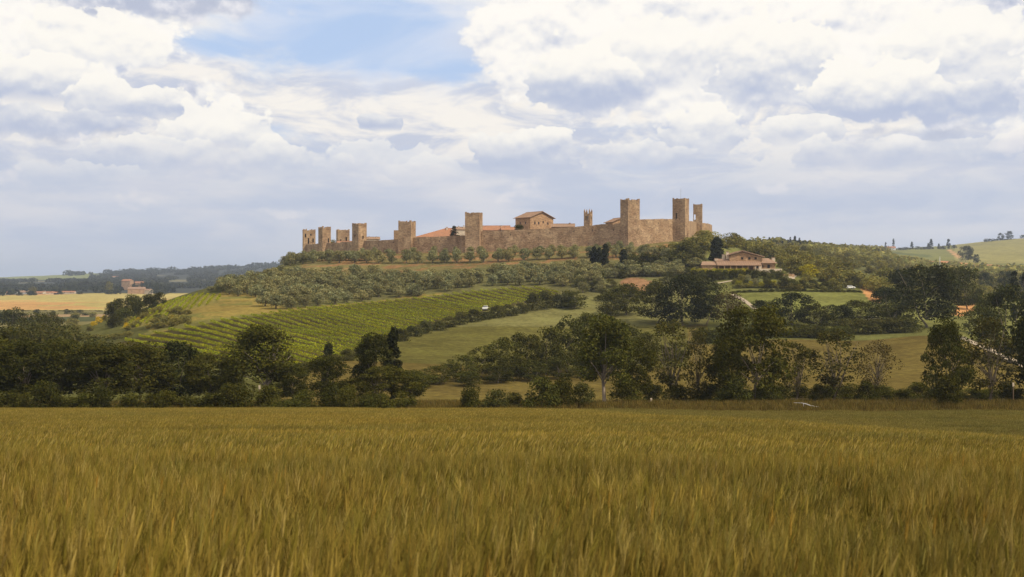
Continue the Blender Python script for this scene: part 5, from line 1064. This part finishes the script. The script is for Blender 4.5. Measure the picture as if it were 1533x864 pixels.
# ---------------------------------------------------------------- small things
def car(label, px, py, rz, paint, ymin=300, L=4.2, nm='parked_car', loc=None):
    x, y, z = loc or ground(px, py, ymin); e = tag(empty(nm, (x, y, z), rz), label, 'car')
    pr = [(-L/2, .35), (-L/2, .80), (-L*.36, .92), (-L*.26, 1.36), (L*.12, 1.42), (L*.26, .95), (L*.46, .82), (L/2, .60), (L/2, .32)]; m = MB(); n = len(pr); w = .84
    ins = [w*.94 if z_ > 1.1 else w for _, z_ in pr]; ins = [.66 if z_ > 1.1 else .84 for _, z_ in pr]
    for s in (-1, 1): m.poly([(a, s*i, b) for (a, b), i in zip(pr, ins)][::s])
    for i in range(n): a, b = pr[i], pr[(i+1) % n]; ia, ib = ins[i], ins[(i+1) % n]; m.poly([(a[0], -ia, a[1]), (a[0], ia, a[1]), (b[0], ib, b[1]), (b[0], -ib, b[1])])
    m.build('body', paint, e)
    for s in (-1, 1):
        g_ = MB(); g_.poly([(-L*.30, s*.835, .95), (L*.22, s*.835, .98), (L*.10, s*.70, 1.36), (-L*.24, s*.70, 1.32)]); g_.build('side_window', GLASS, e)
    g_ = MB(); g_.poly([(L*.255, -.76, .99), (L*.255, .76, .99), (L*.135, .64, 1.40), (L*.135, -.64, 1.40)]); g_.build('windscreen', GLASS, e)
    g_ = MB(); g_.poly([(-L*.355, .76, .96), (-L*.355, -.76, .96), (-L*.272, -.64, 1.33), (-L*.272, .64, 1.33)]); g_.build('rear_window', GLASS, e)
    for sx_ in (-.31, .31):
        for s in (-1, 1):
            wv = MB(); wv.tube([(L*sx_, s*.70, .32), (L*sx_, s*.88, .32)], [.32, .32], 14); wo = wv.build('wheel', RUBBER, e)
            rm = MB(); rm.tube([(L*sx_, s*.875, .32), (L*sx_, s*.90, .32)], [.19, .19], 10); rm.build('rim', METAL, wo)
    for s in (-1, 1): hl_ = MB(); hl_.box(L*.47, L*.505, s*.62-.14, s*.62+.14, .62, .76); hl_.build('headlight', GLASS, e)
car('right-hand cream car half hidden by bushes below the lawn', 1309, 481, .15, CREAMP); car('pale cream car left of the other cream car below the lawn', 1298, 481.5, 2.8, CREAMP); car('blue-grey car left of the cream cars below the lawn', 1285, 482, .3, BLUEP)
car('red car parked at the start of the orange dirt track', 1281, 428, -.5, REDP); car('white car in front of the red car by the orange dirt track', 1272, 432.5, .2, WHITE)
car('white car seen end-on at the lower edge of the vineyard', 727, 464.5, 1.45, WHITE, 250)
def marker(label, px, Y, top, foot, nm='marker_post'):
    x, y, z = at(px, Y); h = (HZ-top)/F*Y-z; e = tag(empty(nm, (x, y, z)), label, 'post'); m = MB(); m.box(-.05, .05, -.05, .05, -.3, max(.8, h)-.5); m.build('post', WOODM, e); m = MB(); m.box(-.11, .11, -.04, .04, max(.8, h)-.498, max(.8, h)); m.build('plate', PLASTER, e)
marker('white marker post in the black shade of the tall twin-headed tree', 388.5, 150, 577, 590); marker('small white marker post right of the pale-trunked tree', 975, 150, 596, 606); marker('pale marker post near the right edge below the gravel road', 1517, 150, 573, 584)
x, y, z = at(1208, 139); m = MB(); pp = [(-1.5, .4, .78), (-.5, .2, .76), (-.1, .1, .66), (.45, 0, .46), (1.0, -.1, .36), (1.9, -.3, .28)]; m.tube(pp, [.02, .03, .06, .075, .05, .03], 6); m.box(-.42, -.34, .1, .18, -.2, .7); m.box(1.5, 1.58, -.25, -.17, -.2, .3)
tag(m.build('fallen_pole', mat_plain('pale_metal', (.55, .52, .48), .4, .5, .1), None, (x, y, z)), 'bent pale pole lying low at the field edge on the right', 'pole')
x, y, z = at(1407, 900); h = (HZ-384)/F*900-z; e = tag(empty('radio_mast', (x, y, z)), 'thin white mast rising from the trees in front of the far right hill', 'mast'); m = MB(); m.tube([(0, 0, -1), (0, 0, h*.6), (0, 0, h)], [.42, .3, .12], 6); m.build('pole', WHITE, e)
m = MB(); [m.box(-.5, .5, -.06, .06, h*k, h*k+.12) for k in (.7, .8, .9)]; m.build('crossbar', WHITE, e)
# ---------------------------------------------------------------- the air
def haze(density=9.5e-5):
    m, nt = newmat('haze_air'); v = nt.nodes.new('ShaderNodeVolumePrincipled'); v.inputs['Color'].default_value = (.74, .84, 1.0, 1); v.inputs['Density'].default_value = density; v.inputs['Anisotropy'].default_value = .2
    o = nt.nodes.new('ShaderNodeOutputMaterial'); nt.links.new(v.outputs[0], o.inputs['Volume'])
    b = MB(); b.box(-21500, 21500, -150, 9700, -45, 190); ob = b.build('haze', m); tag(ob, kind='stuff')
haze()
print('olives', n_ol, n1, n2, n3, 'vines', nv1, nv2, 'wheat', nw1, nw2, 'objects', len(bpy.data.objects))
